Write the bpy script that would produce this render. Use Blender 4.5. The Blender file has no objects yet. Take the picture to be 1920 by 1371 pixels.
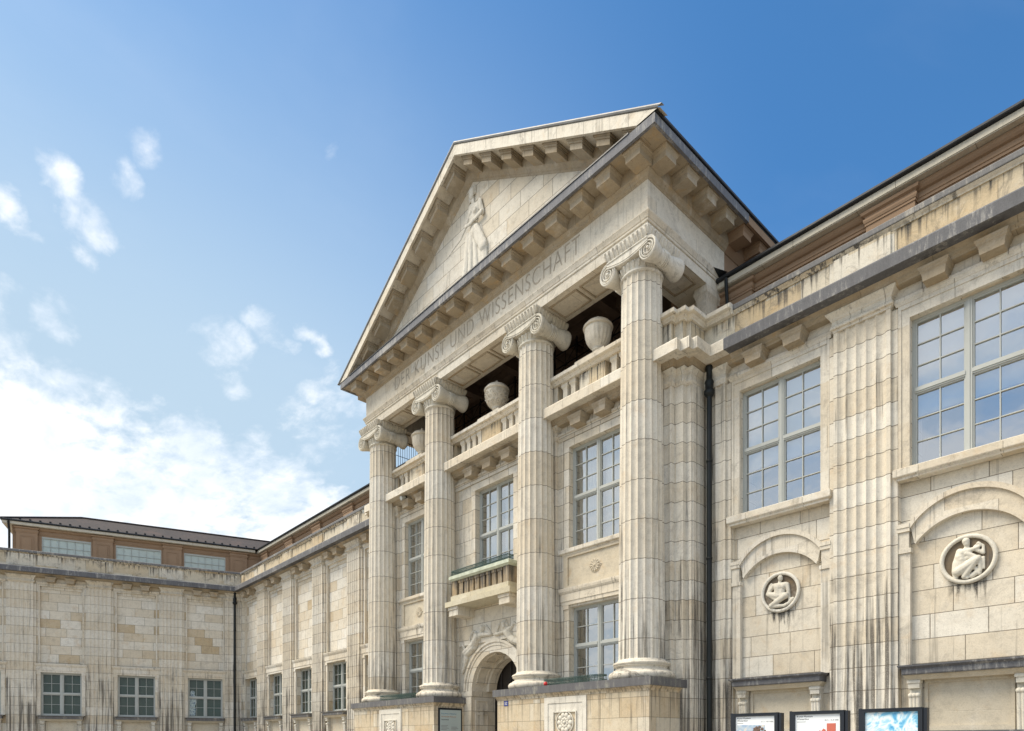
import bpy, bmesh, math, random
from mathutils import Vector, Matrix
R = math.radians
random.seed(7)
scene = bpy.context.scene
col = scene.collection

# ------------------------------------------------------------------ camera
cam_d = bpy.data.cameras.new("camera")
cam = bpy.data.objects.new("camera", cam_d)
col.objects.link(cam)
cam.location = (16.128, -12.411, 1.65)
cam.rotation_euler = (R(90), 0, math.atan2(.7430, .6693))
cam_d.sensor_width = 36.0
cam_d.lens = 1220 / 1920 * 36
cam_d.shift_y = (1394 - 685.5) / 1920
cam_d.clip_end = 3000
cam_d.clip_start = 0.05
scene.camera = cam

# ------------------------------------------------------------------ light and sky
SUN_AZ = R(226)      # compass-like: direction TO the sun, counter-clockwise from +X
SUN_EL = R(55)
sun_dir = Vector((math.cos(SUN_AZ) * math.cos(SUN_EL), math.sin(SUN_AZ) * math.cos(SUN_EL), math.sin(SUN_EL)))
sd = bpy.data.lights.new("sun", 'SUN')
sd.energy = 3.05
sd.angle = R(38)
sd.color = (1.0, 0.88, 0.70)
sun = bpy.data.objects.new("sun", sd)
col.objects.link(sun)
sun.location = (0, -30, 60)
sun.rotation_euler = sun_dir.to_track_quat('Z', 'Y').to_euler()

scene.view_settings.view_transform = 'Standard'
scene.view_settings.look = 'None'
scene.view_settings.gamma = 1
scene.view_settings.exposure = 0.86


class NT:
    """small helper to write node trees"""
    def __init__(s, tree):
        s.t = tree
        s.n = tree.nodes
        s.l = tree.links

    def node(s, typ, **kw):
        n = s.n.new(typ)
        for k, v in kw.items():
            setattr(n, k, v)
        return n

    def put(s, sock, v):
        if hasattr(v, 'is_output'):
            s.l.new(v, sock)
        elif v is not None:
            sock.default_value = v

    def math(s, op, a, b=None, c=None, clamp=False):
        n = s.n.new('ShaderNodeMath')
        n.operation = op
        n.use_clamp = clamp
        s.put(n.inputs[0], a)
        if b is not None:
            s.put(n.inputs[1], b)
        if c is not None:
            s.put(n.inputs[2], c)
        return n.outputs[0]

    def vmath(s, op, a, b=None, scale=None):
        n = s.n.new('ShaderNodeVectorMath')
        n.operation = op
        s.put(n.inputs[0], a)
        if b is not None:
            s.put(n.inputs[1], b)
        if scale is not None:
            s.put(n.inputs['Scale'], scale)
        return n.outputs['Value'] if op in ('DOT_PRODUCT', 'LENGTH') else n.outputs[0]

    def mix(s, fac, a, b, blend='MIX'):
        n = s.n.new('ShaderNodeMix')
        n.data_type = 'RGBA'
        n.blend_type = blend
        n.clamp_factor = True
        s.put(n.inputs[0], fac)
        for sock, v in ((n.inputs[6], a), (n.inputs[7], b)):
            if isinstance(v, tuple):
                v = (v[0], v[1], v[2], 1)
            s.put(sock, v)
        return n.outputs[2]

    def ramp(s, fac, stops, interp='LINEAR'):
        n = s.n.new('ShaderNodeValToRGB')
        n.color_ramp.interpolation = interp
        e = n.color_ramp.elements
        while len(e) > 1:
            e.remove(e[-1])
        for i, (p, c) in enumerate(stops):
            if not isinstance(c, tuple):
                c = (c, c, c)
            x = e[0] if i == 0 else e.new(p)
            x.position = p
            x.color = (c[0], c[1], c[2], 1)
        s.put(n.inputs[0], fac)
        return n.outputs[0]

    def rng(s, v, a, b, c=0.0, d=1.0, smooth=True):
        n = s.n.new('ShaderNodeMapRange')
        n.interpolation_type = 'SMOOTHSTEP' if smooth else 'LINEAR'
        s.put(n.inputs[0], v)
        for i, x in enumerate((a, b, c, d)):
            s.put(n.inputs[i + 1], x)
        return n.outputs[0]

    def noise(s, vec, scale, detail=4, rough=.55, dist=0.0):
        n = s.n.new('ShaderNodeTexNoise')
        s.put(n.inputs['Vector'], vec)
        n.inputs['Scale'].default_value = scale
        n.inputs['Detail'].default_value = detail
        n.inputs['Roughness'].default_value = rough
        n.inputs['Distortion'].default_value = dist
        return n.outputs['Fac']

    def white(s, dims, vec=None, w=None):
        n = s.n.new('ShaderNodeTexWhiteNoise')
        n.noise_dimensions = dims
        if vec is not None:
            s.put(n.inputs['Vector'], vec)
        if w is not None:
            s.put(n.inputs['W'], w)
        return n.outputs['Value']

    def scaled(s, vec, sc):
        return s.vmath('MULTIPLY', vec, sc)


world = bpy.data.worlds.new("World")
scene.world = world
world.use_nodes = True
w = NT(world.node_tree)
w.n.clear()
sky = w.node('ShaderNodeTexSky', sky_type='NISHITA')
sky.sun_disc = False
sky.sun_elevation = SUN_EL
sky.sun_rotation = R(90) - SUN_AZ
sky.altitude = 400
sky.air_density = 1.0
sky.dust_density = 0.6
sky.ozone_density = 2.2
SKY_TINT = (0.46, .88, 1.10)
SKY_GLOW = (2.95, 3.9, 4.8)
tcw = w.node('ShaderNodeTexCoord')
D = w.vmath('NORMALIZE', tcw.outputs['Generated'])
sepd = w.node('ShaderNodeSeparateXYZ')
w.put(sepd.inputs[0], D)
dz = sepd.outputs[2]
# clouds live on a flat layer high above the ground
den = w.math('MAXIMUM', w.math('ADD', dz, 0.12), 0.05)
lay = w.vmath('DIVIDE', D, None)
cmb = w.node('ShaderNodeCombineXYZ')
for i in range(3):
    w.put(cmb.inputs[i], den)
w.put(lay.node.inputs[1], cmb.outputs[0])


def dir_px(u, v):
    c = (u - 960) / 1220
    return (c * .6693 - .7430, c * .7430 + .6693, (1394 - v) / 1220)


warp = w.vmath('MULTIPLY', w.vmath('SUBTRACT', (w.node('ShaderNodeTexNoise')).outputs['Color'], (.5, .5, .5)), (.10, .10, .10))
wn = warp.node.inputs[0].links[0].from_node.inputs[0].links[0].from_node
w.put(wn.inputs['Vector'], lay)
wn.inputs['Scale'].default_value = 5.0
wn.inputs['Detail'].default_value = 5
DW = w.vmath('NORMALIZE', w.vmath('ADD', D, warp))


def blob(u_, v_, radius, gain, vec=None):
    v = Vector(dir_px(u_, v_)).normalized()
    d = w.vmath('DOT_PRODUCT', vec or DW, (v.x, v.y, v.z))
    return w.math('MULTIPLY', w.rng(d, math.cos(radius), 1.0, 0.0, 1.0, smooth=False), gain)


cb = w.noise(lay, 3.4, 10, .62, .4)
cs = w.noise(w.scaled(lay, (1.0, 1.5, 1.0)), 12.0, 8, .60, .25)
cl = w.math('ADD', w.math('MULTIPLY', cb, .5), w.math('MULTIPLY', cs, .5))
bias = None
for (u_, v_, r_, g_) in ((-60, 1000, .27, .62), (-450, 1000, .30, .5), (170, 830, .10, .36), (20, 740, .06, .2), (330, 970, .16, .5), (560, 1020, .15, .5), (700, 1020, .10, .4),
                         (430, 660, .055, .40), (500, 612, .04, .36), (580, 620, .026, .34),
                         (105, 340, .030, .29), (155, 395, .034, .33), (135, 455, .024, .28), (100, 600, .034, .33), (235, 322, .025, .3),
                         (640, 780, .11, .27), (590, 855, .07, .28), (460, 855, .05, .26), (255, 250, .03, .16), (625, 290, .018, .14), (10, 385, .025, .26), (10, 580, .04, .2), (705, 282, .02, .1)):
    b_ = blob(u_, v_, r_, g_)
    bias = b_ if bias is None else w.math('MAXIMUM', bias, b_)
cm = w.rng(w.math('ADD', cl, bias), .655, 1.0)
# soft broken cloud behind the viewer, mirrored in the panes; unseen, added to whiten the facade light
fwd = w.vmath('DOT_PRODUCT', D, (-.743, .669, 0))
back = w.math('MULTIPLY', w.rng(fwd, .50, .0), w.rng(w.noise(lay, 1.9, 6, .5, .3), .12, .55))
back = w.math('MULTIPLY', back, .78)
back = w.math('MAXIMUM', back, w.math('MULTIPLY', w.rng(dz, .80, .93), .55))  # unseen overhead cloud, added to light the facade softer and less blue
thin = w.math('MULTIPLY', w.rng(w.noise(w.scaled(lay, (1, .5, 1)), 1.3, 6, .6, .6), .42, .8), .12)
cm = w.math('MAXIMUM', w.math('MAXIMUM', cm, thin), back)
cm = w.math('MULTIPLY', cm, w.rng(dz, -.02, .05))
shade = w.noise(w.scaled(lay, (1, 1.8, 1)), 3.2, 8, .6, .4)
cloudcol = w.mix(w.rng(shade, .35, .65), (5.0, 5.5, 6.1), (7.0, 7.0, 7.0))
tinted = w.mix(1.0, sky.outputs[0], SKY_TINT, 'MULTIPLY')
glow = w.math('MULTIPLY', w.rng(blob(-420, 1300, 1.30, 1.0, D), 0.0, .8), w.rng(dz, .94, .42))
tinted = w.mix(glow, tinted, SKY_GLOW)
skyc = w.mix(cm, tinted, cloudcol)
bg = w.node('ShaderNodeBackground')
w.put(bg.inputs[0], skyc)
bg.inputs[1].default_value = 0.10
wo = w.node('ShaderNodeOutputWorld')
w.l.new(bg.outputs[0], wo.inputs[0])

# ------------------------------------------------------------------ materials
MAT = {}


def new_mat(name):
    m = bpy.data.materials.new(name)
    m.use_nodes = True
    t = NT(m.node_tree)
    b = t.n.get('Principled BSDF')
    MAT[name] = m
    return m, t, b


def obj_vec(t):
    tc = t.node('ShaderNodeTexCoord')
    oi = t.node('ShaderNodeObjectInfo')
    rnd = oi.outputs['Random']
    cx = t.node('ShaderNodeCombineXYZ')
    for i, k in enumerate((131.0, 77.0, 59.0)):
        t.put(cx.inputs[i], t.math('MULTIPLY', rnd, k))
    return tc, t.vmath('ADD', tc.outputs['Object'], cx.outputs[0]), rnd


def stone(name, h=.4835, off=.335, wd=.95, vert=True, horiz=True, stops=None, blotch=.35, ochre=.25, streak=.0, soot=None,
          joint=.75, grime=0.0, rough=.85, bump=.25, jw=.011, contrast=1.0):
    m, t, b = new_mat(name)
    tc, P, rnd = obj_vec(t)
    su = t.node('ShaderNodeSeparateXYZ')
    t.put(su.inputs[0], tc.outputs['UV'])
    v = t.math('DIVIDE', t.math('SUBTRACT', su.outputs[1], off), h)
    row = t.math('FLOOR', v)
    fv = t.math('SUBTRACT', v, row)
    rr = t.white('1D', w=t.math('MULTIPLY_ADD', rnd, 37.0, row))
    uu = t.math('ADD', t.math('DIVIDE', su.outputs[0], wd), t.math('ADD', t.math('MULTIPLY', row, .5), t.math('MULTIPLY', rr, .3)))
    cl_ = t.math('FLOOR', uu)
    fu = t.math('SUBTRACT', uu, cl_)
    cv = t.node('ShaderNodeCombineXYZ')
    if vert:
        t.put(cv.inputs[0], cl_)
    if horiz:
        t.put(cv.inputs[1], row)
    t.put(cv.inputs[2], t.math('MULTIPLY', rnd, 91.0))
    cell = t.white('3D', vec=cv.outputs[0])
    dv = t.math('MULTIPLY', t.math('MINIMUM', fv, t.math('SUBTRACT', 1.0, fv)), h)
    du = t.math('MULTIPLY', t.math('MINIMUM', fu, t.math('SUBTRACT', 1.0, fu)), wd)
    if vert and horiz:
        d = t.math('MINIMUM', dv, du)
    else:
        d = du if vert else dv
    wob = t.math('MULTIPLY', t.math('SUBTRACT', t.noise(P, 22, 2), .5), .006)
    jm = t.rng(t.math('ADD', d, wob), jw * .15, jw * .9, 1.0, 0.0)
    stops = stops or [(0, (.72, .71, .68)), (.35, (.69, .66, .60)), (.66, (.64, .59, .505)), (.9, (.58, .505, .395)), (1, (.51, .42, .295))]
    base = t.ramp(t.math('MULTIPLY_ADD', t.math('SUBTRACT', cell, .45), contrast, .45), stops)
    n1 = t.noise(P, .55, 5, .6)
    base = t.mix(t.math('MULTIPLY', t.rng(n1, .42, .72), blotch), base, (.50, .475, .43))
    n2 = t.noise(P, 2.3, 7, .68, .4)
    base = t.mix(t.math('MULTIPLY', t.rng(n2, .52, .74), ochre), base, (.50, .33, .15))
    n2b = t.noise(t.vmath('ADD', P, (17, 5, 3)), 1.9, 6, .65, .3)
    base = t.mix(t.math('MULTIPLY', t.rng(n2b, .54, .78), .5), base, (.68, .655, .61))
    n3 = t.noise(P, 38, 5, .75)
    base = t.mix(1.0, base, t.ramp(n3, [(.22, .74), (.5, .97), (.8, 1.07)]), 'MULTIPLY')
    # pits in the shell limestone
    n4 = t.noise(P, 70, 3, .6)
    base = t.mix(t.math('MULTIPLY', t.rng(n4, .60, .74), .55), base, (.20, .165, .12))
    n5 = t.noise(t.vmath('ADD', P, (3, 31, 11)), 5.5, 7, .72, .5)
    base = t.mix(1.0, base, t.ramp(n5, [(.26, .80), (.48, 1.0), (.72, 1.08)]), 'MULTIPLY')
    if grime > 0:
        g = t.rng(t.noise(P, 1.7, 10, .80, .8), .52, .64)
        base = t.mix(t.math('MULTIPLY', g, grime), base, (.135, .125, .115))
    if streak > 0:
        s1 = t.noise(t.scaled(P, (11, 11, .30)), 1.0, 6, .62, .3)
        s2 = t.noise(P, .7, 4)
        lowz = t.node('ShaderNodeSeparateXYZ')
        t.put(lowz.inputs[0], tc.outputs['Object'])
        if soot:          # soot builds up towards height soot[1], fading out at soot[0]
            s1 = t.math('MULTIPLY_ADD', t.rng(lowz.outputs[2], soot[0], soot[1]), soot[2], t.math('SUBTRACT', s1, .04))
            s2 = t.math('MULTIPLY_ADD', t.rng(lowz.outputs[2], soot[0], soot[1]), soot[2], s2)
        s = t.math('MULTIPLY', t.rng(s1, .52, .66), t.rng(s2, .40, .58))
        s = t.math('MULTIPLY', s, t.rng(n3, .22, .55, .35, 1.0))
        base = t.mix(t.math('MULTIPLY', s, streak), base, (.085, .08, .075))
    base = t.mix(1.0, base, (1.0, .98, .93), 'MULTIPLY')
    base = t.mix(t.math('MULTIPLY', jm, joint), base, (.12, .10, .075))
    t.put(b.inputs['Base Color'], base)
    b.inputs['Roughness'].default_value = rough
    b.inputs['Specular IOR Level'].default_value = .25
    bp = t.node('ShaderNodeBump')
    bp.inputs['Strength'].default_value = bump
    bp.inputs['Distance'].default_value = .02
    hgt = t.math('SUBTRACT', t.math('MULTIPLY', n3, .35), t.math('MULTIPLY', jm, .6))
    t.put(bp.inputs['Height'], hgt)
    t.l.new(bp.outputs[0], b.inputs['Normal'])
    return m


stone('ashlar', streak=.5, soot=(4.5, 2.2, .07), contrast=.65, grime=.22, joint=.9, jw=.013)
stone('ashlar_contrast', streak=.2, contrast=1.05, wd=.98, ochre=.4, grime=.18, joint=.85, jw=.014)
stone('course', vert=False, streak=.9, soot=(8.0, 2.5, .115), ochre=.25, joint=.95, contrast=.6, grime=.22, jw=.013)
stone('drum', vert=False, h=.967, streak=.8, soot=(8.5, 3.0, .11), ochre=.25, joint=.95, jw=.014, contrast=.55, grime=.2)
stone('trim', horiz=False, wd=1.35, streak=.5, joint=.7, blotch=.4, contrast=.55, grime=.35)
stone('streaked_trim', horiz=False, wd=2.4, streak=1.0, joint=.4, blotch=.5, contrast=.4, grime=.5)
stone('base_stone', horiz=False, vert=False, joint=0, grime=.85, streak=.6, ochre=.2, contrast=.3)
stone('frieze', horiz=False, wd=1.75, streak=.2, joint=.55, ochre=.15, blotch=.5, contrast=.5, grime=.3)
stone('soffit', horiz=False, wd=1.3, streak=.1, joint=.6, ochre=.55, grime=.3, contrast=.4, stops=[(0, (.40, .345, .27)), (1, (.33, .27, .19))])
stone('block', horiz=False, vert=False, joint=0, grime=.35, streak=.3, contrast=.35)
stone('relief', horiz=False, vert=False, joint=0, ochre=.12, blotch=.3, grime=.3, streak=.4, stops=[(0, (.69, .675, .635)), (1, (.64, .62, .56))], bump=.15)
stone('medallion_ground', horiz=False, vert=False, joint=0, ochre=.5, streak=1.0, grime=.8, stops=[(0, (.19, .15, .105)), (1, (.11, .09, .07))])
stone('plinth_stone', wd=1.05, streak=.6, soot=(1.8, 2.95, .10), ochre=.35, grime=.2, contrast=.8, stops=[(0, (.64, .61, .54)), (.4, (.58, .51, .395)), (1, (.50, .40, .27))])
stone('parapet_stone', horiz=False, wd=1.8, streak=1.0, soot=(11.45, 12.05, .10), ochre=.5, grime=.55, joint=.6, contrast=.9,
      stops=[(0, (.66, .64, .59)), (.55, (.60, .54, .43)), (1, (.54, .43, .28))])
stone('panel_stone', horiz=False, vert=False, joint=0, ochre=.4, grime=.15, stops=[(0, (.61, .57, .485)), (1, (.56, .50, .40))])
stone('lichen_stone', horiz=False, wd=2.2, grime=.3, ochre=.15, stops=[(0, (.58, .55, .44)), (1, (.52, .48, .37))], joint=.4)
stone('stained_stone', horiz=False, vert=False, joint=0, grime=.95, streak=1.0, ochre=.5, soot=(6.4, 7.1, .14), stops=[(0, (.33, .265, .18)), (1, (.26, .205, .135))])


def weathered(name, dark, light, amount=.5):
    m, t, b = new_mat(name)
    tc, P, rnd = obj_vec(t)
    a = t.noise(t.scaled(P, (9, 9, 1.6)), 1.0, 9, .78, .3)
    c = t.noise(P, .9, 5, .6)
    f = t.math('ADD', t.math('MULTIPLY', a, .65), t.math('MULTIPLY', c, .35))
    base = t.ramp(f, [(.3, dark), (.52, tuple(x * 1.5 for x in dark)), (amount + .12, tuple((x + y) / 2 for x, y in zip(dark, light))), (amount + .25, light)])
    n3 = t.noise(P, 40, 4, .7)
    base = t.mix(1.0, base, t.ramp(n3, [(.25, .72), (.75, 1.12)]), 'MULTIPLY')
    t.put(b.inputs['Base Color'], base)
    b.inputs['Roughness'].default_value = .8
    bp = t.node('ShaderNodeBump')
    bp.inputs['Strength'].default_value = .3
    bp.inputs['Distance'].default_value = .01
    t.put(bp.inputs['Height'], n3)
    t.l.new(bp.outputs[0], b.inputs['Normal'])


weathered('dark_cornice', (.085, .087, .095), (.45, .44, .42), .46)
weathered('coping_stone', (.11, .11, .112), (.52, .49, .43), .46)
weathered('slab', (.085, .085, .09), (.46, .45, .37), .50)
weathered('grey_corona', (.10, .105, .12), (.52, .51, .48), .47)


def plain(name, c, rough=.6, metal=0.0, var=.12, scale=3.0, spec=.5):
    m, t, b = new_mat(name)
    tc, P, rnd = obj_vec(t)
    n = t.noise(P, scale, 6, .65)
    base = t.mix(1.0, c, t.ramp(n, [(.25, 1 - var), (.75, 1 + var)]), 'MULTIPLY')
    t.put(b.inputs['Base Color'], base)
    b.inputs['Roughness'].default_value = rough
    b.inputs['Metallic'].default_value = metal
    b.inputs['Specular IOR Level'].default_value = spec
    return m


plain('brown_render', (.30, .205, .135), .85, var=.1, scale=1.2, spec=.2)
plain('brown_soffit', (.17, .085, .045), .85, var=.2, spec=.2)
stone('eave_stone', horiz=False, wd=2.3, streak=.1, joint=.75, ochre=.04, stops=[(0, (.58, .56, .50)), (1, (.54, .51, .44))])
plain('gutter_metal', (.028, .031, .036), .45, .6, .3)
plain('lead', (.20, .205, .21), .55, .2, .35, 2)
plain('pipe_metal', (.014, .017, .018), .5, .5, .3)
plain('iron', (.03, .035, .045), .5, .6, .2)
plain('window_paint', (.42, .44, .42), .5, var=.06)
plain('blind_cloth', (.74, .76, .76), .9, var=.04)
plain('curtain_cloth', (.78, .78, .76), .9, var=.08, scale=6)
plain('drab_blind', (.105, .13, .11), .9, var=.05)
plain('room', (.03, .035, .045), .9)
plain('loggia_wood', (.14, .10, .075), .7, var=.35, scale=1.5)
plain('copper_green', (.045, .085, .075), .6, .3, .4, 8)
plain('verdigris', (.46, .50, .40), .7, 0, .3, 5)
plain('dark_door', (.022, .017, .014), .45, 0, .5, 9)
plain('frame_black', (.018, .022, .030), .4, .3, .1)
plain('poster_paper', (.80, .84, .87), .5, var=.02)
plain('board_paper', (.42, .50, .50), .4, var=.02)
plain('ink', (.02, .022, .028), .6)
plain('ink_grey', (.25, .27, .28), .6)
plain('ink_blue', (.03, .17, .33), .6)
plain('ink_orange', (.42, .17, .05), .6)
plain('poster_red', (.52, .13, .09), .6, var=.05)
plain('tree_print', (.14, .09, .07), .7, var=.5, scale=30)
plain('enamel_blue', (.015, .03, .22), .25)
plain('enamel_white', (.8, .8, .8), .3)
plain('red_plastic', (.55, .012, .015), .35)
plain('letter_cut', (.38, .335, .27), .9, var=.3, scale=12)
plain('gravel', (.30, .27, .225), .95, var=.3, scale=20, spec=.1)


def glass(name, tint, refl, kf=1.1):
    m, t, b = new_mat(name)
    t.n.remove(b)
    tr = t.node('ShaderNodeBsdfTransparent')
    tr.inputs[0].default_value = (*tint, 1)
    gl = t.node('ShaderNodeBsdfGlossy')
    gl.inputs['Color'].default_value = (.98, .98, .96, 1)
    gl.inputs['Roughness'].default_value = .015
    tc = t.node('ShaderNodeTexCoord')
    bp = t.node('ShaderNodeBump')
    bp.inputs['Strength'].default_value = .06
    bp.inputs['Distance'].default_value = .05
    t.put(bp.inputs['Height'], t.noise(tc.outputs['Object'], 1.6, 2, .5))
    t.l.new(bp.outputs[0], gl.inputs['Normal'])
    fr = t.node('ShaderNodeFresnel')
    fr.inputs[0].default_value = 1.52
    f = t.math('ADD', t.math('MULTIPLY', fr.outputs[0], kf), refl, clamp=True)
    mx = t.node('ShaderNodeMixShader')
    t.put(mx.inputs[0], f)
    t.l.new(tr.outputs[0], mx.inputs[1])
    t.l.new(gl.outputs[0], mx.inputs[2])
    t.l.new(mx.outputs[0], t.n.get('Material Output').inputs[0])


glass('pane_bright', (.78, .84, .88), .40)
glass('pane_dull', (.85, .9, .88), .01, .45)

m, t, b = new_mat('drip_stain')
tc, P, rnd = obj_vec(t)
sx_ = t.node('ShaderNodeSeparateXYZ')
t.put(sx_.inputs[0], tc.outputs['Object'])
f = t.noise(t.scaled(P, (9, 9, .9)), 1.0, 6, .65, .2)
hang = t.rng(sx_.outputs[2], -.98, -.45, .0, 1.0, smooth=False)
f = t.rng(t.math('MULTIPLY_ADD', hang, .30, f), .66, .86)
f = t.math('MULTIPLY', f, t.rng(t.math('ABSOLUTE', sx_.outputs[0]), .40, .15))
f = t.math('MULTIPLY', f, t.rng(t.noise(P, 60, 3, .7), .3, .6, .4, .95))
tr = t.node('ShaderNodeBsdfTransparent')
mx = t.node('ShaderNodeMixShader')
b.inputs['Base Color'].default_value = (.07, .066, .06, 1)
b.inputs['Roughness'].default_value = .9
t.put(mx.inputs[0], f)
t.l.new(tr.outputs[0], mx.inputs[1])
t.l.new(b.outputs[0], mx.inputs[2])
t.l.new(mx.outputs[0], t.n.get('Material Output').inputs[0])

m, t, b = new_mat('roof_tile')
tc, P, rnd = obj_vec(t)
br = t.node('ShaderNodeTexBrick')
t.put(br.inputs['Vector'], tc.outputs['UV'])
br.inputs['Scale'].default_value = 3.2
br.inputs['Mortar Size'].default_value = .03
br.inputs['Brick Width'].default_value = .5
br.inputs['Row Height'].default_value = .5
br.inputs['Color1'].default_value = (.05, .038, .036, 1)
br.inputs['Color2'].default_value = (.028, .024, .026, 1)
br.inputs['Mortar'].default_value = (.02, .014, .013, 1)
bcol = t.mix(t.math('MULTIPLY', t.rng(t.noise(P, .5, 6, .7), .5, .7), .6), br.outputs[0], (.085, .052, .045))
t.put(b.inputs['Base Color'], bcol)
b.inputs['Roughness'].default_value = .9

m, t, b = new_mat('poster_sky')
tc, P, rnd = obj_vec(t)
n = t.noise(P, 5.0, 6, .6, .5)
t.put(b.inputs['Base Color'], t.ramp(n, [(.38, (.16, .28, .5)), (.5, (.42, .52, .62)), (.58, (.66, .6, .52)), (.75, (.75, .68, .55))]))
b.inputs['Roughness'].default_value = .5

m, t, b = new_mat('paper_figure')
tc, P, rnd = obj_vec(t)
n = t.noise(P, 9.0, 5, .6, 1.0)
t.put(b.inputs['Base Color'], t.ramp(n, [(.36, (.16, .22, .36)), (.46, (.5, .56, .66)), (.56, (.75, .78, .82))]))
b.inputs['Roughness'].default_value = .7

m, t, b = new_mat('poster_blue')
tc, P, rnd = obj_vec(t)
n = t.noise(t.scaled(P, (1.0, 1, 1.0)), 3.2, 5, .5, 2.2)
t.put(b.inputs['Base Color'], t.ramp(n, [(.3, (.06, .32, .62)), (.42, (.2, .52, .75)), (.5, (.55, .74, .84)), (.57, (.8, .88, .92)), (.64, (.3, .6, .8)), (.75, (.6, .78, .86))]))
b.inputs['Roughness'].default_value = .4


# ------------------------------------------------------------------ mesh builder
class MB:
    def __init__(s):
        s.v, s.f, s.s = [], [], []

    def add(s, vs, fs, smooth=False):
        o = len(s.v)
        s.v += [tuple(p) for p in vs]
        s.f += [tuple(i + o for i in f) for f in fs]
        s.s += [smooth] * len(fs)
        return s

    def box(s, x0, x1, y0, y1, z0, z1):
        x0, x1 = min(x0, x1), max(x0, x1)
        vs = [(x0, y0, z0), (x1, y0, z0), (x1, y1, z0), (x0, y1, z0), (x0, y0, z1), (x1, y0, z1), (x1, y1, z1), (x0, y1, z1)]
        return s.add(vs, [(3, 2, 1, 0), (4, 5, 6, 7), (0, 1, 5, 4), (1, 2, 6, 5), (2, 3, 7, 6), (3, 0, 4, 7)])

    def prism(s, poly, y0, y1):
        """poly in (x, z), counter-clockwise seen from -y; solid from y0 (front) to y1"""
        n = len(poly)
        vs = [(x, y0, z) for x, z in poly] + [(x, y1, z) for x, z in poly]
        fs = [tuple(range(n)), tuple(range(2 * n - 1, n - 1, -1))]
        fs += [(i, i + n, (i + 1) % n + n, (i + 1) % n) for i in range(n)]
        return s.add(vs, fs)

    def plan(s, poly, z0, z1):
        """poly in (x, y) counter-clockwise from above"""
        n = len(poly)
        vs = [(x, y, z0) for x, y in poly] + [(x, y, z1) for x, y in poly]
        fs = [tuple(range(n - 1, -1, -1)), tuple(range(n, 2 * n))]
        fs += [(i, (i + 1) % n, (i + 1) % n + n, i + n) for i in range(n)]
        return s.add(vs, fs)

    def mould(s, path, prof, caps=True):
        """sweep profile (projection, z) along a plan path; outside is to the right of travel"""
        nrm = []
        for i in range(len(path) - 1):
            dx, dy = path[i + 1][0] - path[i][0], path[i + 1][1] - path[i][1]
            L = math.hypot(dx, dy)
            nrm.append((dy / L, -dx / L))
        st = []
        for i, p in enumerate(path):
            if i == 0:
                m_ = nrm[0]
            elif i == len(path) - 1:
                m_ = nrm[-1]
            else:
                a, b_ = nrm[i - 1], nrm[i]
                k = 1 + a[0] * b_[0] + a[1] * b_[1]
                m_ = ((a[0] + b_[0]) / k, (a[1] + b_[1]) / k)
            st.append(m_)
        n = len(prof)
        vs = [(p[0] + q * m_[0], p[1] + q * m_[1], z) for p, m_ in zip(path, st) for q, z in prof]
        fs = []
        for i in range(len(path) - 1):
            for j in range(n - 1):
                a = i * n + j
                fs.append((a, a + n, a + n + 1, a + 1))
        if caps:
            fs.append(tuple(range(n)))
            k = (len(path) - 1) * n
            fs.append(tuple(range(k + n - 1, k - 1, -1)))
        return s.add(vs, fs)

    def lathe(s, prof, n=32, cx=0, cy=0, smooth=True, mod=None):
        vs = []
        for r, z in prof:
            for i in range(n):
                a = 2 * math.pi * i / n
                rr = r * (mod(a, z) if mod else 1)
                vs.append((cx + rr * math.cos(a), cy + rr * math.sin(a), z))
        fs = []
        for j in range(len(prof) - 1):
            for i in range(n):
                fs.append((j * n + i, j * n + (i + 1) % n, (j + 1) * n + (i + 1) % n, (j + 1) * n + i))
        s.add(vs, fs, smooth)
        k = (len(prof) - 1) * n
        return s.add([vs[i] for i in range(n)] + [vs[k + i] for i in range(n)], [tuple(range(n - 1, -1, -1)), tuple(range(n, 2 * n))])

    def tube(s, pts, r, n=10, smooth=True):
        pts = [Vector(p) for p in pts]
        vs = []
        flat = max(p.y for p in pts) - min(p.y for p in pts) < 1e-6
        for i, p in enumerate(pts):
            d = (pts[min(i + 1, len(pts) - 1)] - pts[max(i - 1, 0)]).normalized()
            up = Vector((0, 1, 0)) if flat else Vector((0, 0, 1)) if abs(d.z) < .9 else Vector((1, 0, 0))
            a = d.cross(up).normalized()
            b_ = d.cross(a)
            rr = r[i] if isinstance(r, (list, tuple)) else r
            for k in range(n):
                t_ = 2 * math.pi * k / n
                vs.append(p + a * rr * math.cos(t_) + b_ * rr * math.sin(t_))
        fs = []
        for i in range(len(pts) - 1):
            for k in range(n):
                fs.append((i * n + k, i * n + (k + 1) % n, (i + 1) * n + (k + 1) % n, (i + 1) * n + k))
        e = (len(pts) - 1) * n
        s.add(vs, fs, smooth)
        return s.add([vs[i] for i in range(n)] + [vs[e + i] for i in range(n)], [tuple(range(n - 1, -1, -1)), tuple(range(n, 2 * n))])

    def ball(s, c, r, n=10, sy=1.0, sx=1.0, sz=1.0):
        prof = [(max(r * math.sin(math.pi * i / n), 1e-4), -r * math.cos(math.pi * i / n)) for i in range(n + 1)]
        k = len(s.v)
        s.lathe(prof, 2 * n)
        for i in range(k, len(s.v)):
            x, y, z = s.v[i]
            s.v[i] = (c[0] + x * sx, c[1] + y * sy, c[2] + z * sz)
        return s

    def capsule(s, a, b_, ra, rb, n=10):
        a, b_ = Vector(a), Vector(b_)
        s.tube([a, b_], [ra, rb], n)
        s.ball(a, ra, 6)
        s.ball(b_, rb, 6)
        return s

    def shift(s, dx=0, dy=0, dz_=0):
        s.v = [(x + dx, y + dy, z + dz_) for x, y, z in s.v]
        return s

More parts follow.
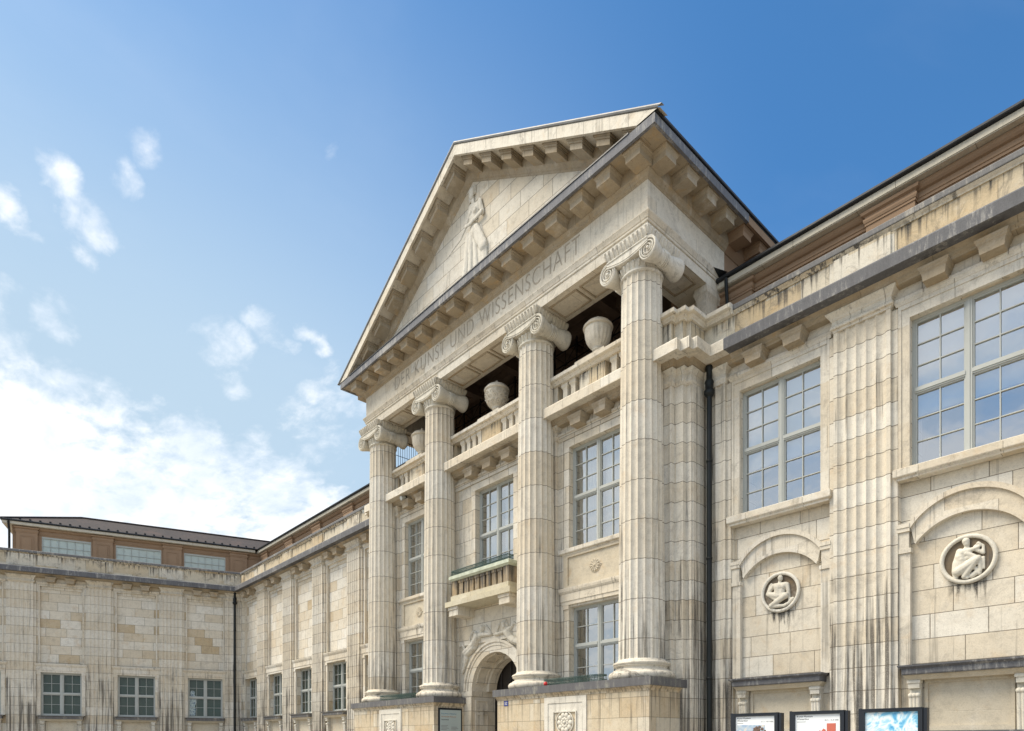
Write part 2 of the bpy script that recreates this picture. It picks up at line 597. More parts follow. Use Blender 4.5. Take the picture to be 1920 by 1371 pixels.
    def build(s, name, mat, parent=None, uv='auto', loc=None, label=None):
        me = bpy.data.meshes.new(name)
        me.from_pydata(s.v, [], s.f)
        me.polygons.foreach_set('use_smooth', s.s)
        ul = me.uv_layers.new(name='uv')
        for p in me.polygons:
            nx, ny, nz = (abs(c) for c in p.normal)
            for li in p.loop_indices:
                x, y, z = me.vertices[me.loops[li].vertex_index].co
                if uv == 'course':
                    q = (0.0, z)
                elif uv == 'slope':
                    q = (x, y)
                elif nz > .75:
                    q = (x, y + .17)
                elif ny >= nx:
                    q = (x, z)
                else:
                    q = (y, z)
                ul.data[li].uv = q
        me.materials.append(MAT[mat])
        me.update()
        o = bpy.data.objects.new(name, me)
        col.objects.link(o)
        if parent:
            o.parent = parent
        if loc:
            o.location = loc
        if label:
            o['label'] = label
        return o


def thing(name, label, cat, loc=(0, 0, 0), rz=0.0, group=None):
    o = bpy.data.objects.new(name, None)
    o.empty_display_size = .2
    col.objects.link(o)
    o.location = loc
    o.rotation_euler = (0, 0, rz)
    o['label'] = label
    o['category'] = cat
    if group:
        o['group'] = group
    return o


def tag(o, label, cat, group=None):
    o['label'] = label
    o['category'] = cat
    if group:
        o['group'] = group
    return o


def copy_part(o, loc, parent=None, rz=None):
    """copy of a part with copies of its sub-parts"""
    kids = [k for k in o.children]
    c = o.copy()
    col.objects.link(c)
    c.parent = parent or o.parent
    c.location = loc
    if rz is not None:
        c.rotation_euler = (0, 0, rz)
    for k in kids:
        d = k.copy()
        col.objects.link(d)
        d.parent = c
    return c


# ------------------------------------------------------------------ ground
g = MB().add([(-600, -600, 0), (600, -600, 0), (600, 600, 0), (-600, 600, 0)], [(0, 1, 2, 3)])
gr = g.build('ground', 'gravel')
gr['kind'] = 'structure'
gr['label'] = 'pale gravel forecourt in front of the museum'

# ================================================================== MUSEUM
museum = thing('museum_building', 'pale limestone museum with a four column pedimented portico between long fluted wall wings', 'building')
ZL0, ZL1 = 10.96, 11.23          # main ledge (cornice) height
WY = 2.06                        # plane of the wing pilasters
CX = [-6.2, -2.41, 2.41, 6.2]
CY = .9
PITCH = 3.65
BAYS_R = [9.10 + PITCH * k for k in range(4)]
PILS_R = [10.925 + PITCH * k for k in range(4)]
BAYS_L = [-8.94, -12.61, -16.285, -19.96, -23.635]
PILS_L = [-10.775, -14.45, -18.125, -21.80]

# ------------------------------------------------------------------ plinths
for sx in (-1, 1):
    mb = MB()
    x0, x1 = (1.60, 7.01) if sx > 0 else (-7.01, -1.62)
    mb.box(x0, x1, .1, 1.36, 0, 2.9)
    pl = mb.build('plinth', 'plinth_stone', museum)
    MB().mould([(x0, 1.36), (x0, .1), (x1, .1), (x1, 1.36)], [(-.02, 2.895), (.012, 2.895), (.018, 2.935), (.03, 2.95), (.06, 2.98), (.075, 3.008), (-.02, 3.008)]).build('plinth_moulding', 'plinth_stone', pl)
    sl = MB()
    e0, e1 = (1.49, 7.12) if sx > 0 else (-7.12, -1.50)
    sl.box(e0, e1, 0, 1.5, 3.01, 3.21)
    sl.build('plinth_slab', 'slab', pl)
    c = 4.33 * sx
    # carved panel with a rosette
    pm = MB()
    for (a, d0, z1_) in ((.755, .085, 2.88), (.60, .075, 2.66), (.575, .09, 2.63)):
        pass
    pm.box(c - .755, c - .62, .075, .2, 1.0, 2.885)
    pm.box(c + .62, c + .755, .075, .2, 1.0, 2.885)
    pm.box(c - .62, c + .62, .075, .2, 2.72, 2.885)
    pm.box(c - .62, c - .42, .092, .2, 1.0, 2.72)
    pm.box(c + .42, c + .62, .092, .2, 1.0, 2.72)
    pm.box(c - .42, c + .42, .092, .2, 2.50, 2.72)
    pm.box(c - .42, c - .39, .062, .2, 1.0, 2.50)
    pm.box(c + .39, c + .42, .062, .2, 1.0, 2.50)
    pm.box(c - .39, c + .39, .062, .2, 2.47, 2.50)
    pn = pm.build('carved_panel', 'relief', pl)
    rs = MB()
    for k in range(10):
        a = 2 * math.pi * k / 10
        rs.ball((c + .2 * math.cos(a), .09, 2.2 + .2 * math.sin(a)), .075, 5, sy=.5)
        rs.ball((c + .1 * math.cos(a + .3), .085, 2.2 + .1 * math.sin(a + .3)), .05, 5, sy=.6)
    rs.ball((c, .085, 2.2), .055, 6, sy=.9)
    pts = [(c + .30 * math.cos(2 * math.pi * k / 28), .085, 2.2 + .30 * math.sin(2 * math.pi * k / 28)) for k in range(29)]
    rs.tube(pts, .02, 6)
    rs.build('rosette', 'relief', pl)
    for q in (-1.06, 1.06):
        MB().box(c + q - .13, c + q + .13, .088, .2, 0, 2.858).build('plinth_strip', 'plinth_stone', pl)

# ------------------------------------------------------------------ columns


def fluted_shaft(r0, r1, z0, z1, nf=20):
    mb = MB()
    per = 6
    zs = [z0, z0 + .05, z0 + .12] + [z0 + .12 + (z1 - z0 - .24) * k / 12 for k in range(1, 13)] + [z1 - .06, z1 - .02, z1]
    vs = []
    N = nf * per
    for z in zs:
        f = (z - z0) / (z1 - z0)
        r = r0 + (r1 - r0) * (f ** 1.35)
        for i in range(N):
            a = 2 * math.pi * (i / N) + math.pi / nf
            t_ = (i % per) / per
            dep = math.sin(math.pi * t_) ** .8 * .040 * r / .55
            edge = min((z1 - z) / .07, 1.0)
            mid = 1 if t_ == 0 else max(0, min(1, edge + .0))
            if z > z1 - .07:
                dep *= max(0.0, (z1 - z) / .07) ** .5
            rr = r - dep
            vs.append((rr * math.cos(a), rr * math.sin(a), z))
    fs = []
    for j in range(len(zs) - 1):
        for i in range(N):
            fs.append((j * N + i, j * N + (i + 1) % N, (j + 1) * N + (i + 1) % N, (j + 1) * N + i))
    mb.add(vs, fs, False)
    return mb


def spiral(cx_, cz_, y, r0, turns, sgn, start):
    pts, rad = [], []
    n = int(turns * 22)
    for k in range(n + 1):
        f = k / n
        a = start + sgn * 2 * math.pi * turns * f
        r = r0 * (1 - f) ** .85 + .028
        pts.append((cx_ + r * math.cos(a), y, cz_ + r * math.sin(a)))
        rad.append(.021 * (1 - .45 * f))
    return pts, rad


def column():
    c = fluted_shaft(.578, .498, 3.70, 13.20).build('column', 'drum', museum, uv='course')
    b = MB()
    tor = [(.60, 3.205)] + [(.70 + .125 * math.cos(t_), 3.315 + .108 * math.sin(t_)) for t_ in [R(x) for x in (-80, -50, -20, 10, 40, 70, 90)]]
    tor += [(.70, 3.43), (.70, 3.45), (.655, 3.465), (.635, 3.50), (.65, 3.54), (.69, 3.55), (.69, 3.565)]
    tor += [(.655 + .06 * math.cos(t_), 3.61 + .045 * math.sin(t_)) for t_ in [R(x) for x in (-80, -40, 0, 40, 80)]]
    tor += [(.63, 3.66), (.63, 3.675), (.60, 3.69), (.585, 3.72), (.4, 3.72)]
    b.lathe(tor, 56)
    b.build('column_base', 'base_stone', c)
    # ionic capital
    k = MB()
    k.lathe([(.48, 13.14), (.525, 13.16), (.535, 13.19), (.50, 13.21), (.485, 13.235), (.495, 13.27), (.52, 13.33), (.535, 13.39), (.53, 13.60), (.3, 13.62)], 40)
    for i in range(24):          # egg and leaf ring
        a = 2 * math.pi * i / 24
        k.capsule((.535 * math.cos(a), .535 * math.sin(a), 13.375), (.505 * math.cos(a), .505 * math.sin(a), 13.285), .042, .022, 6)
    zc = 13.42
    for sx in (-1, 1):
        # bolster with a waist, running front to back
        ys = [(-.555, .225), (-.60, .235), (-.615, .255), (-.60, .27), (-.57, .275), (-.50, .268), (-.36, .225), (-.20, .185), (-.10, .175), (0, .172), (.10, .175), (.20, .185), (.36, .225), (.50, .268), (.57, .275), (.60, .27), (.615, .255), (.60, .235), (.555, .225)]
        n = 28
        vs = []
        for y, r in ys:
            for i in range(n):
                a = 2 * math.pi * i / n
                vs.append((sx * .61 + r * .9 * math.cos(a), y, zc + r * math.sin(a)))
        fs = []
        for j in range(len(ys) - 1):
            for i in range(n):
                fs.append((j * n + i, (j + 1) * n + i, (j + 1) * n + (i + 1) % n, j * n + (i + 1) % n))
        k.add(vs, fs, True)
        k.add([vs[i] for i in range(n)] + [vs[-n + i] for i in range(n)], [tuple(range(n)), tuple(range(2 * n - 1, n - 1, -1))])
        for y in (-.085, -.03, .03, .085):     # scale band round the waist
            pts = [(sx * .61 + .172 * math.cos(2 * math.pi * i / 20), y, zc + .18 * math.sin(2 * math.pi * i / 20)) for i in range(21)]
            k.tube(pts, .022, 6)
        for y in (-.60, .60):
            p, r = spiral(sx * .61, zc, y * .975, .20, 2.75, -sx, R(90))
            p = [(q[0], q[1], q[2]) for q in p]
            k.tube(p, r, 6)
            k.ball((sx * .61, y, zc), .04, 6, sy=.7)
    # channel between the volutes: sagging band, front and back
    for y0, y1 in ((-.605, -.40), (.40, .605)):
        top, bot = [], []
        for i in range(13):
            x = -.61 + 1.22 * i / 12
            top.append((x, 13.69))
            bot.append((x, 13.56 - .13 * math.cos(math.pi * x / 1.22 * .9)))
        poly = [(x, z) for x, z in bot] + [(x, z) for x, z in reversed(top)]
        k.prism(poly, y0, y1)
        yy = y0 if y0 < 0 else y1
        for dz_ in (.012, .06):
            k.tube([(x, yy, z + dz_) for x, z in bot], .017, 6)
        k.tube([(x, yy, 13.668) for x, z in top], .024, 6)
    k.box(-.58, .58, -.55, .55, 13.60, 13.70)
    # abacus with a leaf edge
    k.mould([(-.60, .60), (-.60, -.60), (.60, -.60), (.60, .60), (-.60, .60)], [(-.1, 13.695), (0, 13.695), (.012, 13.72), (.05, 13.78), (.075, 13.85), (.08, 13.915), (-.1, 13.915)], caps=False)
    k.build('capital', 'relief', c)
    lf = MB()
    for i in range(11):
        q = -.60 + 1.2 * i / 10
        for (x, y, tx, ty) in ((q, -.66, q, -.60), (q, .66, q, .60), (-.66, q, -.60, q), (.66, q, .60, q)):
            lf.capsule((x * 1.03, y * 1.03, 13.885), (tx * 1.02, ty * 1.02, 13.73), .031, .024, 6)
    lf.build('leaf_edge', 'base_stone', c)
    return c


c0 = column()
c0.location = (CX[0], CY, 0)
for x in CX[1:]:
    copy_part(c0, (x, CY, 0))

# ------------------------------------------------------------------ entablature
EX, EY, EB = 6.71, .45, 3.95       # half width, front plane, rear end
U = [(-EX, EB), (-EX, EY), (EX, EY), (EX, EB)]
ar = MB()
ar.box(-EX, EX, EY, 1.45, 13.92, 15.2)
ar.box(-EX, -5.65, 1.45, EB, 13.92, 15.2)
ar.box(5.65, EX, 1.45, EB, 13.92, 15.2)
arch = ar.build('entablature', 'frieze', museum)
MB().mould(U, [(-.02, 14.185), (.018, 14.185), (.03, 14.20), (.03, 14.25), (.045, 14.26), (.06, 14.30), (.09, 14.36), (.10, 14.375), (.10, 14.40), (-.02, 14.41)]).build('architrave_moulding', 'trim', arch)
# soffit panels between columns
for a, b_ in ((-5.45, -3.15), (-1.65, 1.65), (3.15, 5.45)):
    n = max(1, round((b_ - a) / 1.1))
    wd_ = (b_ - a) / n
    for i in range(n):
        sp = MB()
        x0, x1 = a + i * wd_ + .06, a + (i + 1) * wd_ - .06
        for (q, t_, zz) in ((0, .05, 13.888),):
            sp.box(x0, x1, .62, .66, zz, 13.93)
            sp.box(x0, x1, 1.24, 1.28, zz, 13.93)
            sp.box(x0, x0 + .04, .66, 1.24, zz, 13.93)
            sp.box(x1 - .04, x1, .66, 1.24, zz, 13.93)
        sp.build('soffit_frame', 'soffit', arch)
for sx in (-1, 1):
    for a, b_ in ((1.75, 2.85),):
        sp = MB()
        x0, x1 = sorted((sx * 5.85, sx * 6.52))
        sp.box(x0, x1, a, a + .04, 13.888, 13.93)
        sp.box(x0, x1, b_ - .04, b_, 13.888, 13.93)
        sp.box(x0, x0 + .04, a + .04, b_ - .04, 13.888, 13.93)
        sp.box(x1 - .04, x1, a + .04, b_ - .04, 13.888, 13.93)
        sp.build('soffit_frame', 'soffit', arch)
# carved inscription on the frieze
fc = bpy.data.curves.new('inscription', 'FONT')
fc.body = 'DER KUNST UND WISSENSCHAFT'
fc.size = 1.0
fc.extrude = .004
fc.offset = -.016
fc.align_x = 'CENTER'
fc.space_character = 1.12
fc.space_word = 1.15
fo = bpy.data.objects.new('inscription_curve', fc)
col.objects.link(fo)


def text_mesh(fo, name, mat, parent):
    dg = bpy.context.evaluated_depsgraph_get()
    me = bpy.data.meshes.new_from_object(fo.evaluated_get(dg))
    me.name = name
    me.materials.clear()
    me.materials.append(MAT[mat])
    o = bpy.data.objects.new(name, me)
    col.objects.link(o)
    o.parent = parent
    cu = fo.data
    bpy.data.objects.remove(fo)
    bpy.data.curves.remove(cu)
    return o


ins = text_mesh(fo, 'inscription', 'letter_cut', arch)
xs = [v.co.x for v in ins.data.vertices]
zs_ = [v.co.y for v in ins.data.vertices]
kx = 9.14 / (max(xs) - min(xs))
kz = .47 / (max(zs_) - min(zs_))
for v in ins.data.vertices:
    x, y, z = v.co
    # thin the strokes a little by pulling along the outline is not needed at this size
    v.co = ((x - (max(xs) + min(xs)) / 2) * kx - .03, EY - .004 - z, 14.66 + (y - min(zs_)) * kz)
# one part per word: sort the faces by the gaps between the words
cuts = sorted(v.co.x for v in ins.data.vertices)
gaps = sorted(((b_ - a, (a + b_) / 2) for a, b_ in zip(cuts, cuts[1:])), reverse=True)[:3]
gaps = sorted(x for d, x in gaps)
for k in range(4):
    lo_, hi_ = ([-99] + gaps)[k], (gaps + [99])[k]
    wm = MB()
    me = ins.data
    wm.add([v.co for v in me.vertices], [tuple(p.vertices) for p in me.polygons if lo_ < p.center.x < hi_])
    used = sorted({i for f in wm.f for i in f})
    ix = {o_: n_ for n_, o_ in enumerate(used)}
    wm.v = [wm.v[i] for i in used]
    wm.f = [tuple(ix[i] for i in f) for f in wm.f]
    wm.s = [False] * len(wm.f)
    wm.build('inscription_word', 'letter_cut', arch)
bpy.data.objects.remove(ins)

# bed mould and corona of the horizontal cornice
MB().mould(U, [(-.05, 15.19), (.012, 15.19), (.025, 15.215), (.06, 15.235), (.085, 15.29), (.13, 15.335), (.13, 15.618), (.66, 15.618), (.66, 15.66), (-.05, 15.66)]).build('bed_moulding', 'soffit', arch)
co = MB()
co.mould(U, [(.655, 15.65), (.655, 15.585), (.73, 15.585), (.73, 15.80), (.60, 15.845), (-.1, 15.85)])
corona = co.build('corona', 'grey_corona', museum)
MB().mould([(-EX, EY), (EX, EY)], [(.3, 15.845), (.735, 15.803), (.748, 15.803), (.748, 15.835), (.3, 15.90)]).shift(0, -.001, .002).build('corona_flashing', 'gutter_metal', corona)

MODX = [.446 + .892 * k for k in range(8)]


def modillion_mb():
    m_ = MB()
    m_.box(-.21, .21, -.38, .10, 15.35, 15.50)
    m_.mould([(-.21, .1), (-.21, -.38), (.21, -.38), (.21, .1)], [(-.05, 15.485), (.0, 15.485), (.01, 15.50), (.03, 15.53), (.035, 15.55), (.055, 15.565), (.06, 15.59), (.06, 15.625), (-.05, 15.625)])
    return m_


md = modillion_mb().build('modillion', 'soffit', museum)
first = True
for sx in (-1, 1):
    for x in MODX:
        p = (sx * x, EY - .13 - .05, 0)
        if first:
            md.location = p
            first = False
        else:
            copy_part(md, p)
for sx in (-1, 1):
    for k in range(7):
        y = .60 + .892 * k
        if sx < 0 and k > 2:
            continue
        cm_ = copy_part(md, (sx * (EX + .18), y, 0), rz=R(90) * sx)
        if y > EB:
            cm_.data = cm_.data.copy()
            cm_.data.materials[0] = MAT['brown_render']

# ------------------------------------------------------------------ pediment
SL = 4.33 / 7.54
ZA = 20.2


def zt(x):
    return ZA - SL * abs(x)


ty = MB()
zb = 15.84
xw = (ZA - .35 - zb) / SL
ty.prism([(-xw, zb), (xw, zb), (0, ZA - .35)], EY, EY + .5)
tym = ty.build('tympanum', 'ashlar', museum)
rk = MB()


def rake(mb, prof, zlow):
    """profile (projection, drop) swept up both slopes, ending on the horizontal zlow"""
    n = len(prof)
    for sx in (-1, 1):
        vs = []
        for q, dr in prof:
            xe = max((ZA - dr - zlow) / SL, .05)
            vs.append((sx * xe, EY - q, ZA - dr - SL * xe))
        for q, dr in prof:
            vs.append((0, EY - q, ZA - dr))
        fs = []
        for j in range(n - 1):
            f = (j, j + 1, n + j + 1, n + j)
            fs.append(f if sx < 0 else f[::-1])
        mb.add(vs, fs)
    return mb


rake(rk, [(.40, .02), (.70, .02), (.73, .07), (.73, .37), (.665, .38), (.66, .33), (.12, .33)], zb)
rkc = rk.build('raking_cornice', 'trim', museum)
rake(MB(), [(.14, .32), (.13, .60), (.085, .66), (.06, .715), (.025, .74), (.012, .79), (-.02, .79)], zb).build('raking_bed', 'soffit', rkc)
rake(MB(), [(.66, -.03), (.76, -.03), (.765, .0), (.75, .035), (.72, .04)], zb + .0).build('rake_flashing', 'lead', rkc)


def rake_mod(sx):
    mb = MB()

    def sheared(x0, x1, y0, y1, d0, d1):
        vs = []
        for dr in (d1, d0):
            for x, y in ((x0, y0), (x1, y0), (x1, y1), (x0, y1)):
                vs.append((x, y, -dr + (SL * x * -sx)))
        mb.add(vs, [(3, 2, 1, 0), (4, 5, 6, 7), (0, 1, 5, 4), (1, 2, 6, 5), (2, 3, 7, 6), (3, 0, 4, 7)])
    sheared(-.21, .21, -.38, .12, .45, .60)
    sheared(-.24, .24, -.41, .12, .40, .45)
    sheared(-.27, .27, -.44, .12, .333, .40)
    return mb.build('modillion', 'soffit', museum)


for sx in (-1, 1):
    rm = rake_mod(sx)
    for k in range(8):
        x = MODX[k]
        if zt(x) - .62 < zb - .25:
            continue
        p = (sx * x, EY - .18, zt(x))
        if k == 0:
            rm.location = p
        else:
            copy_part(rm, p)

# gable roof with its gutters
rf = MB()
for sx in (-1, 1):
    xe = 7.44
    vs = [(0, EY - .55, ZA + .02), (0, 14, ZA + .02), (sx * xe, EY - .55, zt(xe) + .02), (sx * xe, 14, zt(xe) + .02),
          (0, EY - .55, ZA - .03), (0, 14, ZA - .03), (sx * xe, EY - .55, zt(xe) - .03), (sx * xe, 14, zt(xe) - .03)]
    f = [(0, 2, 3, 1), (4, 5, 7, 6), (0, 4, 6, 2), (2, 6, 7, 3), (1, 3, 7, 5)]
    rf.add(vs, f if sx < 0 else [q[::-1] for q in f])
roof_p = rf.build('portico_roof', 'roof_tile', museum, uv='slope')
for sx in (-1, 1):
    MB().tube([(sx * 7.44, EY - .70, 15.86), (sx * 7.44, 14, 15.86)], .035, 10).build('gutter', 'gutter_metal', roof_p)
# rendered rear part of the side cornice
for sx in (-1, 1):
    mb = MB()
    mb.box(min(sx * 5.2, sx * 6.69), max(sx * 5.2, sx * 6.69), EB - .3, 14, 11.2, 15.6)
    mb.mould([(-6.69, 14), (-6.69, EB)] if sx < 0 else [(6.69, EB), (6.69, 14)], [(-.05, 15.2), (.02, 15.2), (.13, 15.335), (.13, 15.62), (.66, 15.62), (.66, 15.585), (.73, 15.585), (.73, 15.80), (.6, 15.845), (-.1, 15.85)])
    mb.build('portico_side_wall', 'brown_render', museum)

# lightning rod stub on the left rake
MB().tube([(6.15, .3, 16.7), (6.15, .3, 17.02), (6.05, .3, 17.12)], .014, 6).build('roof_rod', 'iron', museum)


# ------------------------------------------------------------------ relief sculpture
def relief(name, bones, plane, parent, depth=.5, voxel=.018, mat='relief', extra=None, base=0.0):
    """bones: (x, z, r, x2, z2, r2[, push]) in the wall plane; one remeshed continuous carving"""
    mb = MB()
    for bn in bones:
        x, z, r, x2, z2, r2 = bn[:6]
        push = bn[6] if len(bn) > 6 else 0.0
        k = len(mb.v)
        mb.capsule((x, 0, z), (x2, 0, z2), r, r2, 10)
        for i in range(k, len(mb.v)):
            a, b_, c_ = mb.v[i]
            mb.v[i] = (a, plane + base + b_ * depth - push, c_)
    if extra:
        extra(mb)
    o = mb.build(name, mat, parent)
    rm_ = o.modifiers.new('fuse', 'REMESH')
    rm_.mode = 'VOXEL'
    rm_.voxel_size = voxel
    rm_.use_smooth_shade = True
    sm = o.modifiers.new('soften', 'SMOOTH')
    sm.factor = .5
    sm.iterations = 2
    return o


W_ = []
# woman in the gable: head, hair, neck, torso, arms, pleated skirt
W_ += [(.03, 19.06, .15, .02, 18.93, .12, .07), (-.06, 19.12, .14, -.10, 18.85, .08, .02), (.08, 19.14, .13, .12, 19.0, .08, .02), (.02, 18.88, .085, .05, 18.68, .09, .03)]
W_ += [(.32, 18.50, .13, -.08, 18.62, .13, .02), (.30, 18.45, .17, .08, 18.15, .19, .02), (-.06, 18.56, .15, .02, 18.15, .17, .02), (.21, 18.36, .10, .19, 18.34, .08, .10), (-.05, 18.42, .09, -.05, 18.40, .08, .08)]
W_ += [(.40, 18.54, .115, .55, 18.09, .09, .05), (.55, 18.09, .09, -.02, 18.02, .07, .12), (-.02, 18.02, .07, -.22, 18.05, .055, .13)]
W_ += [(-.14, 18.56, .09, -.36, 18.20, .075, .0), (-.36, 18.20, .075, -.62, 17.97, .065), (-.62, 17.97, .065, -1.05, 17.86, .05), (-1.05, 17.86, .05, -1.27, 17.77, .04), (-1.27, 17.77, .035, -1.33, 17.70, .022)]
W_ += [(.06, 18.14, .18, .10, 17.80, .26)]
for i in range(9):
    f = i / 8
    W_.append((-.28 + .66 * f, 17.78 + .04 * math.sin(i * 2.3), .10, -.66 + 1.48 * f, 15.95, .085 + .025 * (i % 2), .05 * (i % 2)))
W_ += [(.22, 17.72, .22, .60, 17.05, .20, .07), (.60, 17.05, .18, .66, 16.2, .13, .03), (-.20, 17.7, .16, -.35, 16.6, .12, .03)]
W_ = [(b_[0], b_[1], b_[2] * .88, b_[3], b_[4], b_[5] * .88) + tuple(b_[6:]) for b_ in W_]
relief('relief_figure', W_, EY, tym, depth=.44, voxel=.014, base=-.0)

# ------------------------------------------------------------------ portico wall
AP = 1.2                 # anta plane
PW = MB()
WALLB = 2.0
# backing wall with openings (front plane 1.34)
JP = 1.34


def wall_cols(mb, xs_open, x0, x1, z0, z1, y0, y1):
    """horizontal band of wall from x0 to x1 leaving out the given openings"""
    cur = x0
    for a, b_ in sorted(xs_open):
        mb.box(cur, a, y0, y1, z0, z1)
        cur = b_
    mb.box(cur, x1, y0, y1, z0, z1)


SB = [-4.31, 4.31]
lo = [(c - .96, c + .96) for c in SB]
door = [(-1.2, 1.2)]
wall_cols(PW, lo + door, -6.9, 6.9, 0, 3.43, JP, WALLB)
wall_cols(PW, lo, -6.9, 6.9, 5.0, 5.56, JP, WALLB)
PW.box(-6.9, -5.27, JP, WALLB, 3.43, 5.0)
PW.box(5.27, 6.9, JP, WALLB, 3.43, 5.0)
PW.box(-3.35, -1.9, JP, WALLB, 3.43, 5.0)
PW.box(1.9, 3.35, JP, WALLB, 3.43, 5.0)
wall_cols(PW, [], -6.9, 6.9, 5.56, 6.4, JP, WALLB)
wall_cols(PW, [(-.96, .96)], -6.9, 6.9, 6.4, 7.15, JP, WALLB)
wall_cols(PW, lo + [(-.96, .96)], -6.9, 6.9, 7.15, 10.15, JP, WALLB)
PW.box(-6.9, 6.9, JP, WALLB, 10.15, 11.2)
# lintel band with a lip, frieze
PW.box(-6.85, 6.85, JP - .06, JP, 10.38, 10.60)
PW.box(-6.85, 6.85, JP - .09, JP, 10.55, 10.615)
wallp = PW.build('portico_wall', 'ashlar', museum)
# arch spandrel wall round the door
ds = MB()
ARC = [(1.2 * math.cos(R(a)), 3.43 + 1.2 * math.sin(R(a))) for a in range(0, 181, 6)]
poly = [(1.9, 3.43), (1.9, 5.0), (-1.9, 5.0), (-1.9, 3.43)] + [(x, z) for x, z in reversed(ARC)]
ds.prism(poly[::-1], 1.40, 2.3)
ds.build('door_spandrel', 'block', wallp)
ao = MB()


def arch_ring(mb, r0, r1, cz, y0, y1, a0=0, a1=180, n=30, cx_=0):
    vs = []
    for k in range(n + 1):
        a = R(a0 + (a1 - a0) * k / n)
        for r, y in ((r0, y0), (r1, y0), (r1, y1), (r0, y1)):
            vs.append((cx_ + r * math.cos(a), y, cz + r * math.sin(a)))
    fs = []
    for k in range(n):
        for j in range(4):
            a = k * 4 + j
            b_ = k * 4 + (j + 1) % 4
            fs.append((a, b_, b_ + 4, a + 4))
    fs += [(3, 2, 1, 0), (n * 4, n * 4 + 1, n * 4 + 2, n * 4 + 3)]
    return mb.add(vs, fs)


arch_ring(ao, 1.203, 1.42, 3.43, 1.36, 1.5)
arch_ring(ao, 1.42, 1.52, 3.43, 1.335, 1.5)
arch_ring(ao, 1.52, 1.60, 3.43, 1.30, 1.5)
arch_ring(ao, 1.06, 1.21, 3.43, 2.0, 2.35)
for sx in (-1, 1):
    x0, x1 = sorted((sx * 1.17, sx * 1.80))
    ao.box(x0, x1, 1.33, 1.60, 3.26, 3.425)
    x0, x1 = sorted((sx * 1.203, sx * 1.62))
    ao.box(x0, x1, 1.345, 1.50, 0, 3.26)
    # coffered jamb of the doorway
    x0, x1 = sorted((sx * 1.16, sx * 1.5))
    for z0, z1_ in ((.3, 1.05), (1.15, 1.9), (2.0, 2.68), (2.76, 3.14)):
        ao.box(x0, x1, 1.50, 1.56, z0, z1_)
        ao.box(x0, x1, 2.02, 2.08, z0, z1_)
        ao.box(x0, x1, 1.56, 2.02, z0, z0 + .05)
        ao.box(x0, x1, 1.56, 2.02, z1_ - .05, z1_)
    x0, x1 = sorted((sx * 1.196, sx * 1.6))
    ao.box(x0, x1, 1.495, 2.4, 0, 3.425)
for a0 in (12, 50, 97, 138):
    arch_ring(ao, 1.165, 1.21, 3.43, 1.52, 1.57, a0, a0 + 30, 8)
    arch_ring(ao, 1.165, 1.21, 3.43, 1.92, 1.97, a0, a0 + 30, 8)
    arch_ring(ao, 1.165, 1.21, 3.43, 1.57, 1.92, a0, a0 + 2.5, 2)
    arch_ring(ao, 1.165, 1.21, 3.43, 1.57, 1.92, a0 + 27.5, a0 + 30, 2)
ao.build('door_arch', 'ashlar', wallp)
dr = MB()
dr.prism([(x * .98, z - .01) for x, z in ARC] + [(-1.176, 0), (1.176, 0)], 2.42, 2.5)
doorp = dr.build('entrance_door', 'dark_door', museum)
dd = MB()
dd.box(-1.19, 1.19, 2.30, 2.42, 3.32, 3.44)
dd.box(-.04, .04, 2.36, 2.42, 0, 3.32)
for x in (-.85, -.35, .35, .85):
    dd.box(x - .2, x + .2, 2.385, 2.42, .4, 1.6)
    dd.box(x - .2, x + .2, 2.385, 2.42, 1.8, 3.1)
    dd.tube([(x, 2.39, 3.44), (x * 1.0, 2.39, 3.44 + math.sqrt(max(0, 1.17 ** 2 - x * x)))], .02, 6)
arch_ring(dd, .5, .55, 3.43, 2.37, 2.42)
dd.build('door_panel', 'dark_door', doorp)
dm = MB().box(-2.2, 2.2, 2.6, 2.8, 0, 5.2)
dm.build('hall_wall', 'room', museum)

# spandrel reliefs
SPL = [(-.57, 5.47, .095, -.60, 5.38, .075, .03), (-.52, 5.52, .06, -.66, 5.50, .06), (-.62, 5.34, .06, -.66, 5.27, .07), (-.66, 5.27, .10, -.83, 5.29, .08), (-.60, 5.25, .085, -.13, 5.22, .06, .02), (-.13, 5.22, .055, -.36, 5.50, .04, .02), (-.36, 5.5, .04, -.42, 5.58, .03),
       (-.80, 5.22, .15, -.97, 5.05, .13), (-.97, 5.05, .13, -1.08, 4.95, .14), (-1.08, 4.95, .13, -1.52, 4.76, .10), (-1.05, 4.88, .12, -1.42, 4.70, .09), (-1.50, 4.76, .085, -1.46, 4.56, .07), (-1.46, 4.56, .07, -1.56, 4.32, .05), (-1.56, 4.32, .05, -1.66, 4.14, .045), (-1.66, 4.14, .045, -1.72, 4.06, .03), (-1.46, 4.70, .07, -1.62, 4.42, .05),
       (-.86, 5.30, .055, -1.02, 5.44, .045), (-1.02, 5.44, .045, -1.13, 5.41, .04), (-1.13, 5.41, .04, -1.25, 5.22, .04), (-1.27, 5.2, .04, -1.22, 5.08, .03), (-1.50, 5.02, .06, -1.30, 5.0, .04), (-1.62, 5.0, .06, -1.55, 4.85, .05)]
relief('spandrel_figure', SPL, 1.40, wallp, depth=1.35, voxel=.012, base=-.05)
